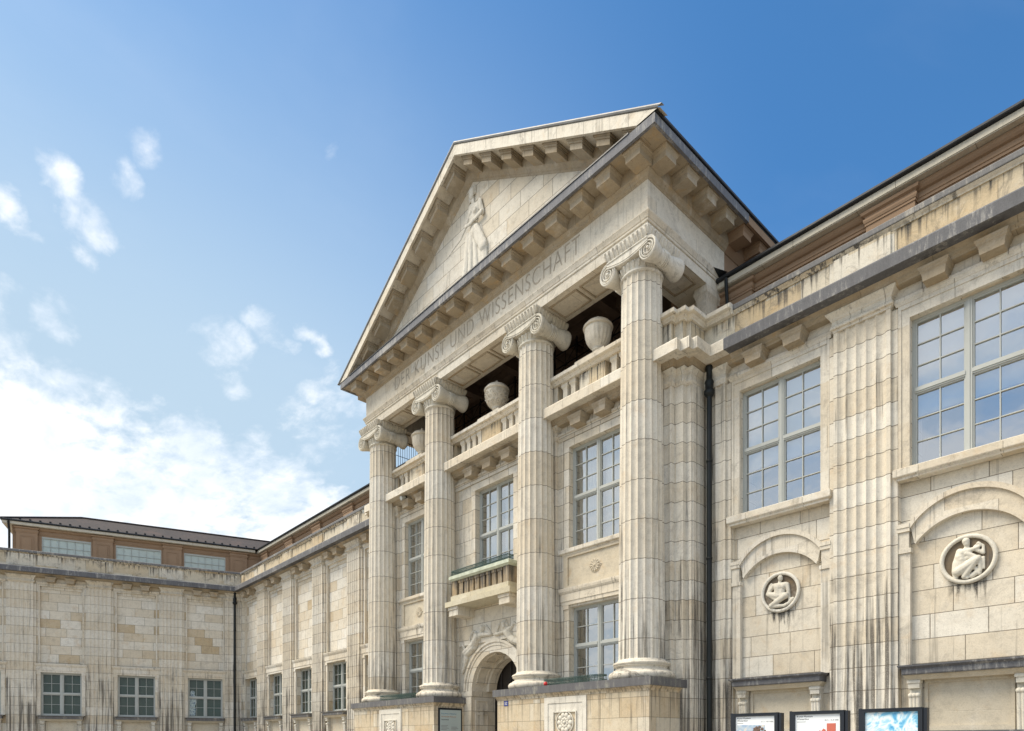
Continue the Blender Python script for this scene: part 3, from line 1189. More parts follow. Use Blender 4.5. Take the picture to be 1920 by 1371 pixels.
SPR = [(.52, 5.48, .095, .55, 5.38, .075, .03), (.58, 5.54, .07, .68, 5.40, .05), (.58, 5.34, .06, .66, 5.26, .07), (.62, 5.24, .10, .80, 5.28, .09), (.60, 5.22, .075, .10, 5.18, .055, .02), (.10, 5.18, .05, .25, 5.46, .04, .02), (.25, 5.46, .04, .30, 5.54, .03),
       (.72, 5.16, .16, .85, 4.98, .13), (.80, 5.08, .09, .80, 5.06, .08, .06), (.85, 4.98, .13, 1.02, 4.88, .14), (1.02, 4.88, .13, 1.45, 4.72, .10), (1.45, 4.72, .085, 1.47, 4.50, .07), (1.47, 4.50, .07, 1.66, 4.12, .045), (.84, 5.28, .06, .96, 5.44, .05), (.96, 5.44, .05, 1.12, 5.36, .045), (1.12, 5.36, .04, 1.22, 5.1, .04), (1.5, 5.05, .08, 1.3, 5.0, .06)]
relief('spandrel_figure', SPR, 1.40, wallp, depth=1.35, voxel=.012, base=-.05)


# antas behind the columns (fluted piers), stepped corner clusters
def fluted_plan(x0, x1, y, yb, nf, mar, dep):
    """plan polygon of a pier whose front face carries nf concave flutes; counter-clockwise from above"""
    pts = [(x0, y)]
    wd_ = (x1 - x0 - 2 * mar) / nf
    for i in range(nf):
        a = x0 + mar + i * wd_
        for k in range(0 if i == 0 else 1, 7):
            t_ = k / 6
            pts.append((a + wd_ * t_, y + dep * math.sin(math.pi * t_) ** .8))
    pts.append((x1, y))
    pts += [(x1, yb), (x0, yb)]
    return pts


for sx in (-1, 1):
    for a, b_, y, z1_ in ((2.12, 2.92, AP, 10.50), (5.62, 6.87, AP, 10.50)):
        an = MB()
        x0, x1 = sorted((sx * a, sx * b_))
        an.plan(fluted_plan(x0, x1, y, 1.9, max(2, round((x1 - x0) / .19)), .05, .03), 3.2, z1_)
        for da, db in ((-.25, 0), (0, .21)) if a < 3 else ((-.13, 0),):
            e0, e1 = sorted((sx * ((a if db == 0 else b_) + da), sx * ((a if db == 0 else b_) + db)))
            an.box(e0, e1, y + .10, 1.9, 3.2, z1_)
        if a > 3:
            for a2, b2, y2 in ((6.87, 7.10, AP + .15), (7.10, 7.23, AP + .30)):
                e0, e1 = sorted((sx * a2, sx * b2))
                an.box(e0, e1, y2, WY + .3, 0, 10.5)
            e0, e1 = sorted((sx * 6.6, sx * 6.868))
            an.box(e0, e1, AP + .003, WY, 0, 3.3)
            for yy in (1.62, 1.80, 1.96):      # shallow ribs up the return face
                e0, e1 = sorted((sx * 7.2, sx * 7.262))
                an.box(e0, e1, yy - .065, yy + .065, 0, 10.5)
        an.build('anta', 'course', museum, uv='course')
PATH_IN = [(-8.05, WY), (-7.23, WY), (-7.23, 1.5), (-7.1, 1.5), (-7.1, 1.35), (-6.87, 1.35), (-6.87, AP), (6.87, AP), (6.87, 1.35), (7.1, 1.35), (7.1, 1.5), (7.23, 1.5), (7.23, WY), (8.05, WY)]
CAPP = [(-.02, 10.44), (.015, 10.44), (.02, 10.47), (.035, 10.49), (.05, 10.53), (.035, 10.57), (.03, 10.59), (.03, 10.68), (.05, 10.70), (.06, 10.74), (.10, 10.79), (.11, 10.82), (-.02, 10.83)]
for seg in ([(-7.23, WY), (-7.23, 1.5), (-7.1, 1.5), (-7.1, 1.35), (-6.87, 1.35), (-6.87, AP), (-5.60, AP), (-5.60, JP)],
            [(-2.94, JP), (-2.94, AP), (-2.10, AP), (-2.10, JP)], [(2.10, JP), (2.10, AP), (2.94, AP), (2.94, JP)],
            [(5.60, JP), (5.60, AP), (6.87, AP), (6.87, 1.35), (7.1, 1.35), (7.1, 1.5), (7.23, 1.5), (7.23, WY)]):
    MB().mould(seg, CAPP).build('anta_capital', 'trim', museum)
BED = [(-.22, 10.80), (.055, 10.80), (.07, 10.83), (.12, 10.86), (.13, 10.90), (.18, 10.945), (.20, 10.965), (-.22, 10.97)]
COR = [(.10, 10.962), (.43, 10.962), (.435, 10.945), (.48, 10.945), (.48, 11.19), (.46, 11.225), (-.05, 11.24)]
lg = MB().mould(PATH_IN, COR)
ledge = lg.build('portico_ledge', 'trim', museum)
MB().mould(PATH_IN, BED).build('ledge_bed', 'soffit', ledge)


def ledge_mod():
    m_ = MB()
    m_.prism([(-.185, 10.535), (.185, 10.535), (.205, 10.69), (-.205, 10.69)], -.25, .15)
    m_.mould([(-.205, .15), (-.205, -.25), (.205, -.25), (.205, .15)], [(-.05, 10.68), (.0, 10.68), (.01, 10.70), (.02, 10.71), (.03, 10.74), (.045, 10.76), (.05, 10.805), (-.05, 10.805)])
    return m_


lm = ledge_mod().build('ledge_modillion', 'soffit', museum)
spots = [(-4.75, 1.2), (-3.87, 1.2), (-.93, 1.2), (0, 1.2), (.93, 1.2), (3.87, 1.2), (4.75, 1.2)]
lm.location = (spots[0][0], spots[0][1] + .03, 0)
for x, y in spots[1:]:
    copy_part(lm, (x, y + .03, 0))
LEDGE_MOD = lm

# ------------------------------------------------------------------ balustrade between the columns and pier parapet at the corners
COP = [(-.25, 11.99), (.06, 11.99), (.075, 12.02), (.10, 12.04), (.12, 12.075), (.175, 12.085), (.20, 12.10), (.20, 12.19), (.17, 12.215), (-.25, 12.215)]
cpm = MB().mould(PATH_IN, COP)
cop = cpm.build('balustrade_rail', 'trim', museum)
for c in (-4.31, 0, 4.31):
    MB().box(c - .53, c + .53, AP - .14, AP + .58, 12.216, 12.29).build('urn_block', 'trim', cop)
bp_ = MB()
bp_.mould(PATH_IN, [(-.3, 11.235), (.05, 11.235), (.05, 11.40), (.03, 11.44), (-.3, 11.45)])
for pth in ([(7.23, WY), (8.05, WY)], [(-8.05, WY), (-7.23, WY)]):
    bp_.mould(pth, [(-.3, 11.44), (-.05, 11.44), (-.05, 11.995), (-.3, 11.995)])
for sx in (-1, 1):
    for a, b_, y in ((5.6, 6.87, AP + .0), (6.87, 7.1, AP + .15), (7.1, 7.23, AP + .3)):
        x0, x1 = sorted((sx * a, sx * b_))
        bp_.box(x0, x1, y, WY + .25 if a > 6 else 1.65, 11.44, 12.0)
    x0, x1 = sorted((sx * 1.95, sx * 3.0))
    bp_.box(x0, x1, AP, 1.65, 11.44, 12.0)
for c in (-4.31, 0, 4.31):
    bp_.box(c - .46, c + .46, AP, 1.66, 11.44, 12.0)
    bp_.box(c - .40, c + .40, AP - .012, AP, 11.53, 11.93)
bp_.build('parapet_pier', 'parapet_stone', museum, label='ochre stained stone piers and panels of the balcony parapet')
bs = MB()
bs.box(-.085, .085, -.085, .085, 11.44, 11.87)
bs.mould([(-.085, .085), (-.085, -.085), (.085, -.085), (.085, .085), (-.085, .085)], [(0, 11.82), (.012, 11.86), (.035, 11.89), (.035, 12.0)], caps=False)
bal = bs.build('baluster', 'block', museum)
bx = []
for c in (-4.31, 4.31):
    for d in (-1.05, -.74, .74, 1.05):
        bx.append(c + d)
for d in (.62, .92, 1.22, 1.52):
    bx += [d, -d]
bal.location = (bx[0], AP + .12, 0)
for x in bx[1:]:
    copy_part(bal, (x, AP + .12, 0))

# loggia behind the balustrade
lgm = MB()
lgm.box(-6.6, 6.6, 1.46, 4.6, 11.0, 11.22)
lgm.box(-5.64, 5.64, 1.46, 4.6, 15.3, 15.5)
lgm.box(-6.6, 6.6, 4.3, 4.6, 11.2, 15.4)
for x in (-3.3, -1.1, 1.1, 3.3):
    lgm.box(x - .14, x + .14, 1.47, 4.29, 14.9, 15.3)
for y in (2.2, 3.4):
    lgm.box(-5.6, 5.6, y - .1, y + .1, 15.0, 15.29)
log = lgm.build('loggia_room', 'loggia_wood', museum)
for sx in (-1, 1):
    pr = MB()
    x0, x1 = sorted((sx * 6.40, sx * 6.66))
    pr.box(x0, x1, 3.10, 3.74, 11.2, 13.75)
    pr.mould([(x0, 3.74), (x0, 3.10), (x1, 3.10), (x1, 3.74)], [(-.05, 13.12), (.03, 13.12), (.03, 13.16), (.006, 13.18), (.006, 13.42), (.012, 13.55), (.05, 13.68), (.07, 13.72), (.07, 13.80), (.05, 13.915), (-.05, 13.915)])
    x0, x1 = sorted((sx * 5.0, sx * 6.40))
    pr.box(x0, x1, 3.5, 3.75, 11.2, 13.915)
    pr.box(x0, x1, 3.46, 3.5, 13.3, 13.36)
    pr.build('rear_pier', 'frieze', museum)
# lattice grille in the back wall and bars in the left side opening
lt = MB()
for k in range(11):
    x = -5.3 + k * 1.0
    lt.box(x - .02, x + .02, 3.42, 3.46, 13.75, 15.1)
for k in range(10):
    x0, x1 = -5.3 + k, -4.3 + k
    lt.tube([(x0, 3.44, 13.85), (x1, 3.44, 14.75)], .012, 5)
    lt.tube([(x0, 3.44, 14.75), (x1, 3.44, 13.85)], .012, 5)
    lt.tube([((x0 + x1) / 2, 3.44, 13.85), ((x0 + x1) / 2, 3.44, 14.75)], .01, 5)
for z in (13.85, 14.3, 14.75):
    lt.box(-5.3, 4.7, 3.425, 3.455, z - .012, z + .012)
lt.build('iron_lattice', 'pipe_metal', museum)
bz = MB()
for k in range(13):
    y = 1.75 + k * .105
    bz.tube([(-6.45, y, 12.0), (-6.45, y, 13.92)], .009, 6)
for z in (12.4, 13.25):
    bz.tube([(-6.45, 1.6, z), (-6.45, 3.1, z)], .011, 6)
bz.build('window_bars', 'iron', museum)


# ------------------------------------------------------------------ windows
def make_window(name, parent, hw, z0, z1, ztr, up, low, pane, back, sub=2, thick=1.0):
    f = MB()
    e = .055 * thick
    f.box(-hw, -hw + e, -.05, .05, z0, z1)
    f.box(hw - e, hw, -.05, .05, z0, z1)
    f.box(-hw + e, hw - e, -.05, .05, z1 - e, z1)
    f.box(-hw + e, hw - e, -.05, .05, z0, z0 + e * 1.1)
    f.box(-.055 * thick, .055 * thick, -.062, .05, z0 + e * 1.1, z1 - e)
    f.box(-.02, .02, -.075, -.062, z0 + e, z1 - e)
    sashes = []
    for a, b_ in ((-hw + e, -.055 * thick), (.055 * thick, hw - e)):
        f.box(a, b_, -.058, .05, ztr - .05, ztr + .05)
        f.box(a, b_, -.075, -.058, ztr - .02, ztr + .05)
        for za, zb_, n in ((z0 + e * 1.1, ztr - .05, low), (ztr + .05, z1 - e, up)):
            k = MB()
            q = .028
            k.box(a, a + q, -.035, .03, za, zb_)
            k.box(b_ - q, b_, -.035, .03, za, zb_)
            k.box(a + q, b_ - q, -.035, .03, za, za + q)
            k.box(a + q, b_ - q, -.035, .03, zb_ - q, zb_)
            for i in range(1, sub):
                x = a + q + (b_ - a - 2 * q) * i / sub
                k.box(x - .009, x + .009, -.03, .02, za + q, zb_ - q)
            for i in range(1, n):
                z = za + q + (zb_ - za - 2 * q) * i / n
                k.box(a + q, b_ - q, -.027, .017, z - .009, z + .009)
            sashes.append(k)
    o = f.build(name, 'window_paint', parent)
    for k in sashes:
        k.build('sash', 'window_paint', o)
    p = MB().add([(-hw + .02, .005, z0 + .02), (hw - .02, .005, z0 + .02), (hw - .02, .005, z1 - .02), (-hw + .02, .005, z1 - .02)], [(0, 1, 2, 3)])
    p.build('pane', pane, o)
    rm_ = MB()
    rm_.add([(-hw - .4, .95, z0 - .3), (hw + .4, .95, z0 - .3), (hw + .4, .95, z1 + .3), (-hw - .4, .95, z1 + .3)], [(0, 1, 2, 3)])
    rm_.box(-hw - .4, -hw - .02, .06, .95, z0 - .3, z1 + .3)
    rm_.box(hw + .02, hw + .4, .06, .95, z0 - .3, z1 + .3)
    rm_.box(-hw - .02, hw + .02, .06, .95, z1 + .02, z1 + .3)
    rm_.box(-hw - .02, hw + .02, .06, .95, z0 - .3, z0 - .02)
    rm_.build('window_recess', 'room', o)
    for kind, mt, x0, x1, za, zb_ in back:
        c = MB()
        if kind == 'curtain':
            n = int((x1 - x0) * 60)
            vs = []
            for i in range(n + 1):
                x = x0 + (x1 - x0) * i / n
                y = .20 + .022 * math.sin(i * .95) + .012 * math.sin(i * .37 + 1)
                vs += [(x, y, za), (x, y, zb_), (x, y + .006, zb_), (x, y + .006, za)]
            fs = []
            for i in range(n):
                for j in range(4):
                    a = i * 4 + j
                    b2 = i * 4 + (j + 1) % 4
                    fs.append((a, a + 4, b2 + 4, b2))
            c.add(vs, fs, True)
        else:
            c.box(x0, x1, .16, .17, za, zb_)
        c.build(kind, mt, o)
    return o


# upper and lower windows of the portico
wu = make_window('window', museum, .96, 7.22, 10.15, 8.71, 3, 3, 'pane_bright', [('curtain', 'curtain_cloth', -.94, -.06, 7.2, 10.1), ('curtain', 'curtain_cloth', .06, .94, 7.2, 10.1)])
wu.location = (4.31, 1.52, 0)
copy_part(wu, (-4.31, 1.52, 0))
wf = make_window('french_window', museum, .96, 6.40, 10.15, 8.62, 3, 3, 'pane_bright', [('curtain', 'curtain_cloth', -.94, -.06, 6.4, 10.1), ('curtain', 'curtain_cloth', .06, .94, 6.4, 10.1)])
wf.location = (0, 1.56, 0)
wl = make_window('window', museum, .96, 3.2, 5.56, 4.44, 2, 2, 'pane_bright', [('blind', 'drab_blind', -.94, .94, 3.2, 5.5)])
wl.location = (4.31, 1.56, 0)
copy_part(wl, (-4.31, 1.56, 0))

# sills, panels, lintels of the portico side bays
for c in SB:
    sl = MB()
    sl.mould([(c - 1.17, JP + .02), (c - 1.17, JP), (c + 1.17, JP), (c + 1.17, JP + .02)], [(-.05, 7.05), (.05, 7.05), (.07, 7.09), (.12, 7.10), (.13, 7.12), (.13, 7.21), (.11, 7.225), (-.05, 7.225)])
    sl.box(c - .95, c + .95, JP + .02, 1.50, 7.16, 7.219)
    s_ = sl.build('window_sill', 'trim', museum)
    pm = MB()
    for (x0, x1, z0, z1_) in ((c - 1.16, c - 1.0, 6.1, 7.05), (c + 1.0, c + 1.16, 6.1, 7.05), (c - 1.0, c + 1.0, 6.98, 7.05), (c - 1.0, c + 1.0, 6.10, 6.17)):
        pm.box(x0, x1, JP - .06, JP + .02, z0, z1_)
    pm.box(c - 1.0, c + 1.0, JP - .012, JP + .02, 6.17, 6.98)
    p_ = pm.build('sill_panel', 'panel_stone', museum)
    ro = MB()
    for k in range(12):
        a = 2 * math.pi * k / 12
        ro.capsule((c + .03 * math.cos(a), JP - .03, 6.57 + .03 * math.sin(a)), (c + .14 * math.cos(a), JP - .02, 6.57 + .14 * math.sin(a)), .014, .034, 6)
    ro.ball((c, JP - .035, 6.57), .04, 5)
    ro.tube([(c + .185 * math.cos(2 * math.pi * k / 24), JP - .015, 6.57 + .185 * math.sin(2 * math.pi * k / 24)) for k in range(25)], .014, 6)
    for sx in (-1, 1):
        ro.capsule((c + sx * .19, JP - .015, 6.60), (c + sx * .25, JP - .015, 6.57), .015, .006, 6)
        ro.capsule((c + sx * .19, JP - .015, 6.54), (c + sx * .25, JP - .015, 6.57), .015, .006, 6)
    ro.build('rosette', 'panel_stone', p_)
    li = MB()
    li.mould([(c - 1.16, JP + .02), (c - 1.16, JP), (c + 1.16, JP), (c + 1.16, JP + .02)], [(-.05, 5.62), (.07, 5.62), (.07, 5.72), (.09, 5.73), (.09, 5.93), (.11, 5.96), (.13, 6.0), (.14, 6.06), (.14, 6.10), (-.05, 6.13)])
    li.build('window_lintel', 'streaked_trim', museum)
    for sx in (-1, 1):
        jm = MB()
        x0, x1 = sorted((c + sx * .955, c + sx * 1.14))
        jm.box(x0, x1, JP - .05, JP + .02, 3.2, 5.50)
        x0, x1 = sorted((c + sx * .95, c + sx * 1.16))
        jm.box(x0, x1, JP - .075, JP + .02, 5.50, 5.615)
        jm.build('window_jamb', 'ashlar', museum)
        x0, x1 = sorted((c + sx * .955, c + sx * 1.15))
        MB().box(x0, x1, JP - .05, JP + .02, 7.226, 10.145).build('window_jamb', 'ashlar', museum)
    MB().box(c - 1.15, c + 1.15, JP - .05, JP + .02, 10.145, 10.36).build('window_lintel', 'ashlar', museum)
for sx in (-1, 1):
    x0, x1 = sorted((sx * .955, sx * 1.15))
    MB().box(x0, x1, JP - .03, JP + .02, 6.41, 10.145).build('window_jamb', 'ashlar', museum)
MB().box(-1.15, 1.15, JP - .03, JP + .02, 10.145, 10.36).build('window_lintel', 'ashlar', museum)

# ------------------------------------------------------------------ balcony over the door
bl = MB()
bl.box(-1.63, 1.63, .55, 1.5, 6.20, 6.37)
bl.box(-1.45, 1.45, .66, 1.5, 6.371, 6.56)
balc = bl.build('balcony', 'lichen_stone', museum)
for sx in (-1, 1):
    b2 = MB()
    x0, x1 = sorted((sx * 1.18, sx * 1.42))
    b2.box(x0, x1, .70, 1.4, 6.561, 7.07)
    x0, x1 = sorted((sx * 1.21, sx * 1.39))
    b2.box(x0, x1, 1.0, 1.4, 6.57, 7.05)
    b2.build('balcony_pier', 'stained_stone', balc)
b3 = MB()
b3.box(-.095, .095, .73, .91, 6.561, 7.0)
b3.box(-.115, .115, .712, .92, 6.97, 7.07)
bb = b3.build('baluster', 'stained_stone', balc)
for k in range(8):
    x = -.98 + 1.96 * k / 7
    if k == 0:
        bb.location = (x, 0, 0)
    else:
        copy_part(bb, (x, 0, 0))
b4 = MB()
b4.mould([(-1.44, 1.4), (-1.44, .69), (1.44, .69), (1.44, 1.4)], [(-.3, 7.065), (.01, 7.065), (.04, 7.10), (.07, 7.12), (.07, 7.215), (.05, 7.23), (-.3, 7.23)])
b4.build('balcony_rail', 'verdigris', balc)
for sx in (-1, 1):
    cb_ = MB()
    x0, x1 = sorted((sx * 1.04, sx * 1.52))
    cb_.box(x0, x1, .64, 1.5, 5.90, 6.10)
    cb_.box(x0 - .02, x1 + .02, .61, 1.5, 6.10, 6.199)
    cb_.build('corbel', 'block', balc)


def flower_rack(name, label, x0, x1, y0, y1, z0, z1, post=9):
    t_ = thing(name, label, 'planter rail', ((x0 + x1) / 2, (y0 + y1) / 2, z0))
    hx, hy, hz = (x1 - x0) / 2, (y1 - y0) / 2, z1 - z0
    tr = MB()
    tr.box(-hx + .03, hx - .03, -hy + .05, hy - .03, 0.012, hz * .15)
    tr.build('tray', 'copper_green', t_)
    r_ = MB()
    for z in (0.01, hz * .36, hz * .86, hz):
        r_.tube([(-hx, -hy, z), (hx, -hy, z), (hx, hy, z), (-hx, hy, z), (-hx, -hy, z)], .009, 6)
    r_.build('rail', 'copper_green', t_)
    s_ = MB()
    n = int((x1 - x0) / .05)
    for k in range(n + 1):
        x = -hx + 2 * hx * k / n
        for y in (-hy, hy):
            s_.box(x - .005, x + .005, y - .004, y + .004, .01, hz)
    m_ = max(2, int((y1 - y0) / .05))
    for k in range(1, m_):
        y = -hy + 2 * hy * k / m_
        for x in (-hx, hx):
            s_.box(x - .004, x + .004, y - .005, y + .005, .01, hz)
    for k in range(n):
        x = -hx + 2 * hx * (k + .5) / n
        s_.tube([(x + .016 * math.cos(a), -hy, hz * .62 + .016 * math.sin(a)) for a in [2 * math.pi * i / 8 for i in range(9)]], .004, 4)
    s_.build('lattice', 'copper_green', t_)
    return t_


flower_rack('flower_box_rail', 'green copper flower box rail along the top of the balcony over the arched door', -1.42, 1.42, .66, .90, 7.232, 7.40)
flower_rack('flower_box_rail', 'green copper flower box rail on the plinth between the two right columns', 3.42, 5.44, .22, .46, 3.212, 3.40)
flower_rack('flower_box_rail', 'green copper flower box rail on the plinth between the two left columns', -5.28, -3.12, .22, .46, 3.212, 3.42)
rb = MB().ball((0, 0, .058), .056, 10)
o = rb.build('garden_ball', 'red_plastic', loc=(3.58, .12, 3.213))
tag(o, 'small red ball lying on the plinth edge beside the second column from the right', 'ball')


# ------------------------------------------------------------------ wing walls: bay types (local x centred, y relative to the pilaster plane)
def bay_open(parent):
    """tall window above a blind arch with a medallion"""
    mb = MB()
    H = PITCH / 2
    mb.box(-H, -.96, .14, .9, 7.0, 10.15)
    mb.box(.96, H, .14, .9, 7.0, 10.15)
    mb.box(-H, H, .14, .9, 10.15, 11.0)
    mb.box(-H, H, .24, .9, 0, 7.0)
    mb.box(-H, -1.15, .14, .24, 0, 7.0)
    mb.box(1.15, H, .14, .24, 0, 7.0)
    wall = mb.build('wall_bay', 'ashlar', parent)
    tm = MB()
    # architrave of the window
    for sx in (-1, 1):
        x0, x1 = sorted((sx * .955, sx * 1.155))
        tm.box(x0, x1, .10, .20, 7.135, 10.34)
        x0, x1 = sorted((sx * 1.10, sx * 1.155))
        tm.box(x0, x1, .08, .11, 7.135, 10.34)
    tm.box(-.955, .955, .10, .20, 10.145, 10.34)
    tm.box(-1.155, 1.155, .08, .15, 10.341, 10.43)
    tm.mould([(-1.16, .14), (-1.16, .10), (1.16, .10), (1.16, .14)], [(-.06, 10.43), (.03, 10.43), (.04, 10.46), (.06, 10.50), (.06, 10.56), (.04, 10.585), (-.06, 10.60)])
    # sill
    tm.mould([(-1.16, .2), (-1.16, 0), (1.16, 0), (1.16, .2)], [(-.22, 6.90), (.0, 6.90), (.01, 6.94), (.05, 6.97), (.055, 6.985), (.055, 7.115), (.035, 7.13), (-.22, 7.134)])
    tm.box(-.955, .955, .02, .30, 7.05, 7.131)
    # blind arch
    tm.box(-1.15, -.95, .12, .25, 3.19, 5.46)
    tm.box(.95, 1.15, .12, .25, 3.19, 5.46)
    for sx in (-1, 1):
        x0, x1 = sorted((sx * .93, sx * 1.17))
        tm.box(x0, x1, .09, .25, 5.46, 5.55)
        x0, x1 = sorted((sx * .97, sx * 1.17))
        tm.box(x0, x1, .105, .25, 5.55, 5.88)
        x0, x1 = sorted((sx * .95, sx * 1.18))
        tm.box(x0, x1, .07, .25, 5.88, 5.96)
        tm.box(x0, x1, .055, .25, 5.96, 6.04)
    n = 26

    def arc(R_, zc, hw, off=0.0):
        return [(-hw + 2 * hw * i / n, zc + math.sqrt(R_ * R_ - (-hw + 2 * hw * i / n) ** 2)) for i in range(n + 1)]
    inn = arc(1.082, 4.954, .86)
    i2 = arc(1.125, 4.975, .885)
    mid = arc(1.135, 5.30, .94)
    out = arc(1.195, 5.34, .985)

    def band(a, b_, y0, y1):
        vs = []
        for (xa, za), (xb, zb_) in zip(a, b_):
            vs += [(xa, y0, za), (xb, y0, zb_), (xb, y1, zb_), (xa, y1, za)]
        fs = []
        for k in range(len(a) - 1):
            for j in range(4):
                p = k * 4 + j
                q = k * 4 + (j + 1) % 4
                fs.append((p, q, q + 4, p + 4))
        e = (len(a) - 1) * 4
        fs += [(3, 2, 1, 0), (e, e + 1, e + 2, e + 3)]
        tm.add(vs, fs)
    band(inn, i2, .105, .25)
    band(i2, mid, .13, .25)
    band(mid, out, .07, .25)
    tm.build('bay_trim', 'trim', wall)
    # ledge, consoles, lower panel
    ld = MB()
    ld.mould([(-1.02, .3), (-1.02, -.12), (1.02, -.12), (1.02, .3)], [(-.3, 3.0), (0, 3.0), (.01, 3.02), (.012, 3.11), (.04, 3.13), (.07, 3.155), (.075, 3.185), (-.3, 3.20)])
    ld.build('ledge', 'dark_cornice', wall)
    lower_panel(wall)
    return wall


def lower_panel(wall):
    lp = MB()
    lp.mould([(-.98, .3), (-.98, .0), (.98, .0), (.98, .3)], [(-.3, 2.90), (-.02, 2.90), (.0, 2.93), (.03, 2.96), (.05, 2.998), (-.3, 2.998)])
    lp.box(-.72, .72, .19, .25, 1.9, 2.0)
    lp.box(-.72, -.66, .19, .25, 2.0, 2.9)
    lp.box(.66, .72, .19, .25, 2.0, 2.9)
    lp.box(-.66, .66, .19, .25, 2.84, 2.9)
    lp.box(-.66, .66, .228, .25, 2.0, 2.84)
    lp.build('sunk_panel', 'panel_stone', wall)
    for sx in (-1, 1):
        cs_ = MB()
        c = sx * .86
        for q in (-.062, 0, .062):
            z = 2.62
            cs_.capsule((c + q, .07, 2.60), (c + q, .12, 1.9), .042, .036, 8)
            cs_.ball((c + q, .06, 2.60), .052, 6)
        cs_.box(c - .10, c + .10, .02, .25, 2.74, 2.9)
        cs_.box(c - .115, c + .115, .0, .25, 2.84, 2.895)
        cs_.box(c - .095, c + .095, .12, .25, 0.3, 2.74)
        cs_.build('console', 'relief', wall)
    db = MB()
    db.box(-.95, .95, .05, .3, 1.80, 1.90)
    db.build('sill_band', 'dark_cornice', wall)


def bay_blind(parent, mat='ashlar_contrast'):
    """blind upper panel over a small square window"""
    mb = MB()
    H = PITCH / 2 + .02
    mb.box(-H, H, .26, .9, 6.0, 10.42)
    mb.box(-H, -1.0, .16, .26, 6.0, 10.42)
    mb.box(1.0, H, .16, .26, 6.0, 10.42)
    mb.box(-H, H, .16, .9, 10.42, 11.0)
    mb.box(-H, -.96, .16, .9, 3.19, 6.0)
    mb.box(.96, H, .16, .9, 3.19, 6.0)
    mb.box(-.96, .96, .16, .9, 5.58, 6.0)
    mb.box(-H, H, .24, .9, 0, 3.19)
    wall = mb.build('wall_bay', mat, parent)
    tm = MB()
    tm.mould([(-1.16, .16), (1.16, .16)], [(-.05, 10.43), (.02, 10.43), (.03, 10.47), (.055, 10.50), (.06, 10.56), (.04, 10.585), (-.05, 10.60)])
    for x0, x1, z0, z1_ in ((-1.06, -.99, 6.1, 10.415), (.99, 1.06, 6.1, 10.415), (-.99, .99, 10.35, 10.415)):
        tm.box(x0, x1, .13, .3, z0, z1_)
    tm.box(-.94, .94, .215, .3, 10.20, 10.35)
    tm.mould([(-1.15, .2), (-1.15, .10), (1.15, .10), (1.15, .2)], [(-.06, 5.58), (.0, 5.58), (.0, 5.68), (.02, 5.69), (.02, 5.90), (.04, 5.93), (.06, 5.97), (.08, 6.03), (.08, 6.06), (-.06, 6.09)])
    for sx in (-1, 1):
        x0, x1 = sorted((sx * .955, sx * 1.13))
        tm.box(x0, x1, .12, .2, 3.2, 5.47)
        x0, x1 = sorted((sx * .945, sx * 1.15))
        tm.box(x0, x1, .09, .2, 5.47, 5.575)
    tm.build('bay_trim', 'trim', wall)
    ld = MB()
    ld.mould([(-1.02, .3), (-1.02, -.10), (1.02, -.10), (1.02, .3)], [(-.4, 3.0), (0, 3.0), (.01, 3.02), (.012, 3.11), (.04, 3.13), (.07, 3.155), (.075, 3.185), (-.4, 3.20)])
    ld.build('ledge', 'coping_stone', wall)
    lower_panel(wall)
    return wall


def medallion(parent, bones, ball_=None):
    mb = MB()
    pts = [(.43 * math.cos(2 * math.pi * k / 40), .205, .43 * math.sin(2 * math.pi * k / 40)) for k in range(41)]
    mb.tube(pts, .042, 10)
    o = mb.build('medallion', 'relief', parent)
    gd = MB()
    gd.prism([(.43 * math.cos(2 * math.pi * k / 40), .43 * math.sin(2 * math.pi * k / 40)) for k in range(40)], .228, .26)
    gd.build('medallion_ground', 'medallion_ground', o)
    relief('relief_figure', bones, .225, o, depth=.95, voxel=.011, base=-.012)
    ds_ = MB().add([(-.42, .236, -.98), (.42, .236, -.98), (.42, .236, -.36), (-.42, .236, -.36)], [(0, 1, 2, 3)])
    ds_.build('drip_stain', 'drip_stain', o)
    return o


M1 = [(.01, .33, .062, .015, .30, .055, .02), (-.01, .28, .035, -.01, .2, .045), (-.14, .17, .06, .13, .16, .06), (-.07, .13, .085, .07, .12, .085, .01), (-.05, .12, .10, -.04, -.04, .095), (.05, .1, .08, .02, -.05, .09),
      (-.16, .17, .05, -.31, .0, .04), (-.31, .0, .036, -.24, .20, .026), (-.24, .2, .026, -.21, .22, .03), (.16, .15, .052, .19, .0, .045), (.19, .0, .042, .22, -.22, .03), (.22, -.22, .03, .26, -.24, .03),
      (-.04, -.08, .085, -.25, -.02, .062, .02), (-.25, -.02, .055, -.07, -.17, .05, .02), (.05, -.1, .085, .12, -.12, .07, .02), (.14, -.1, .075, -.2, -.29, .06, .04), (-.2, -.3, .055, .1, -.33, .04, .03), (.1, -.33, .04, .17, -.30, .04, .03), (.22, -.26, .05, .29, -.20, .05)]
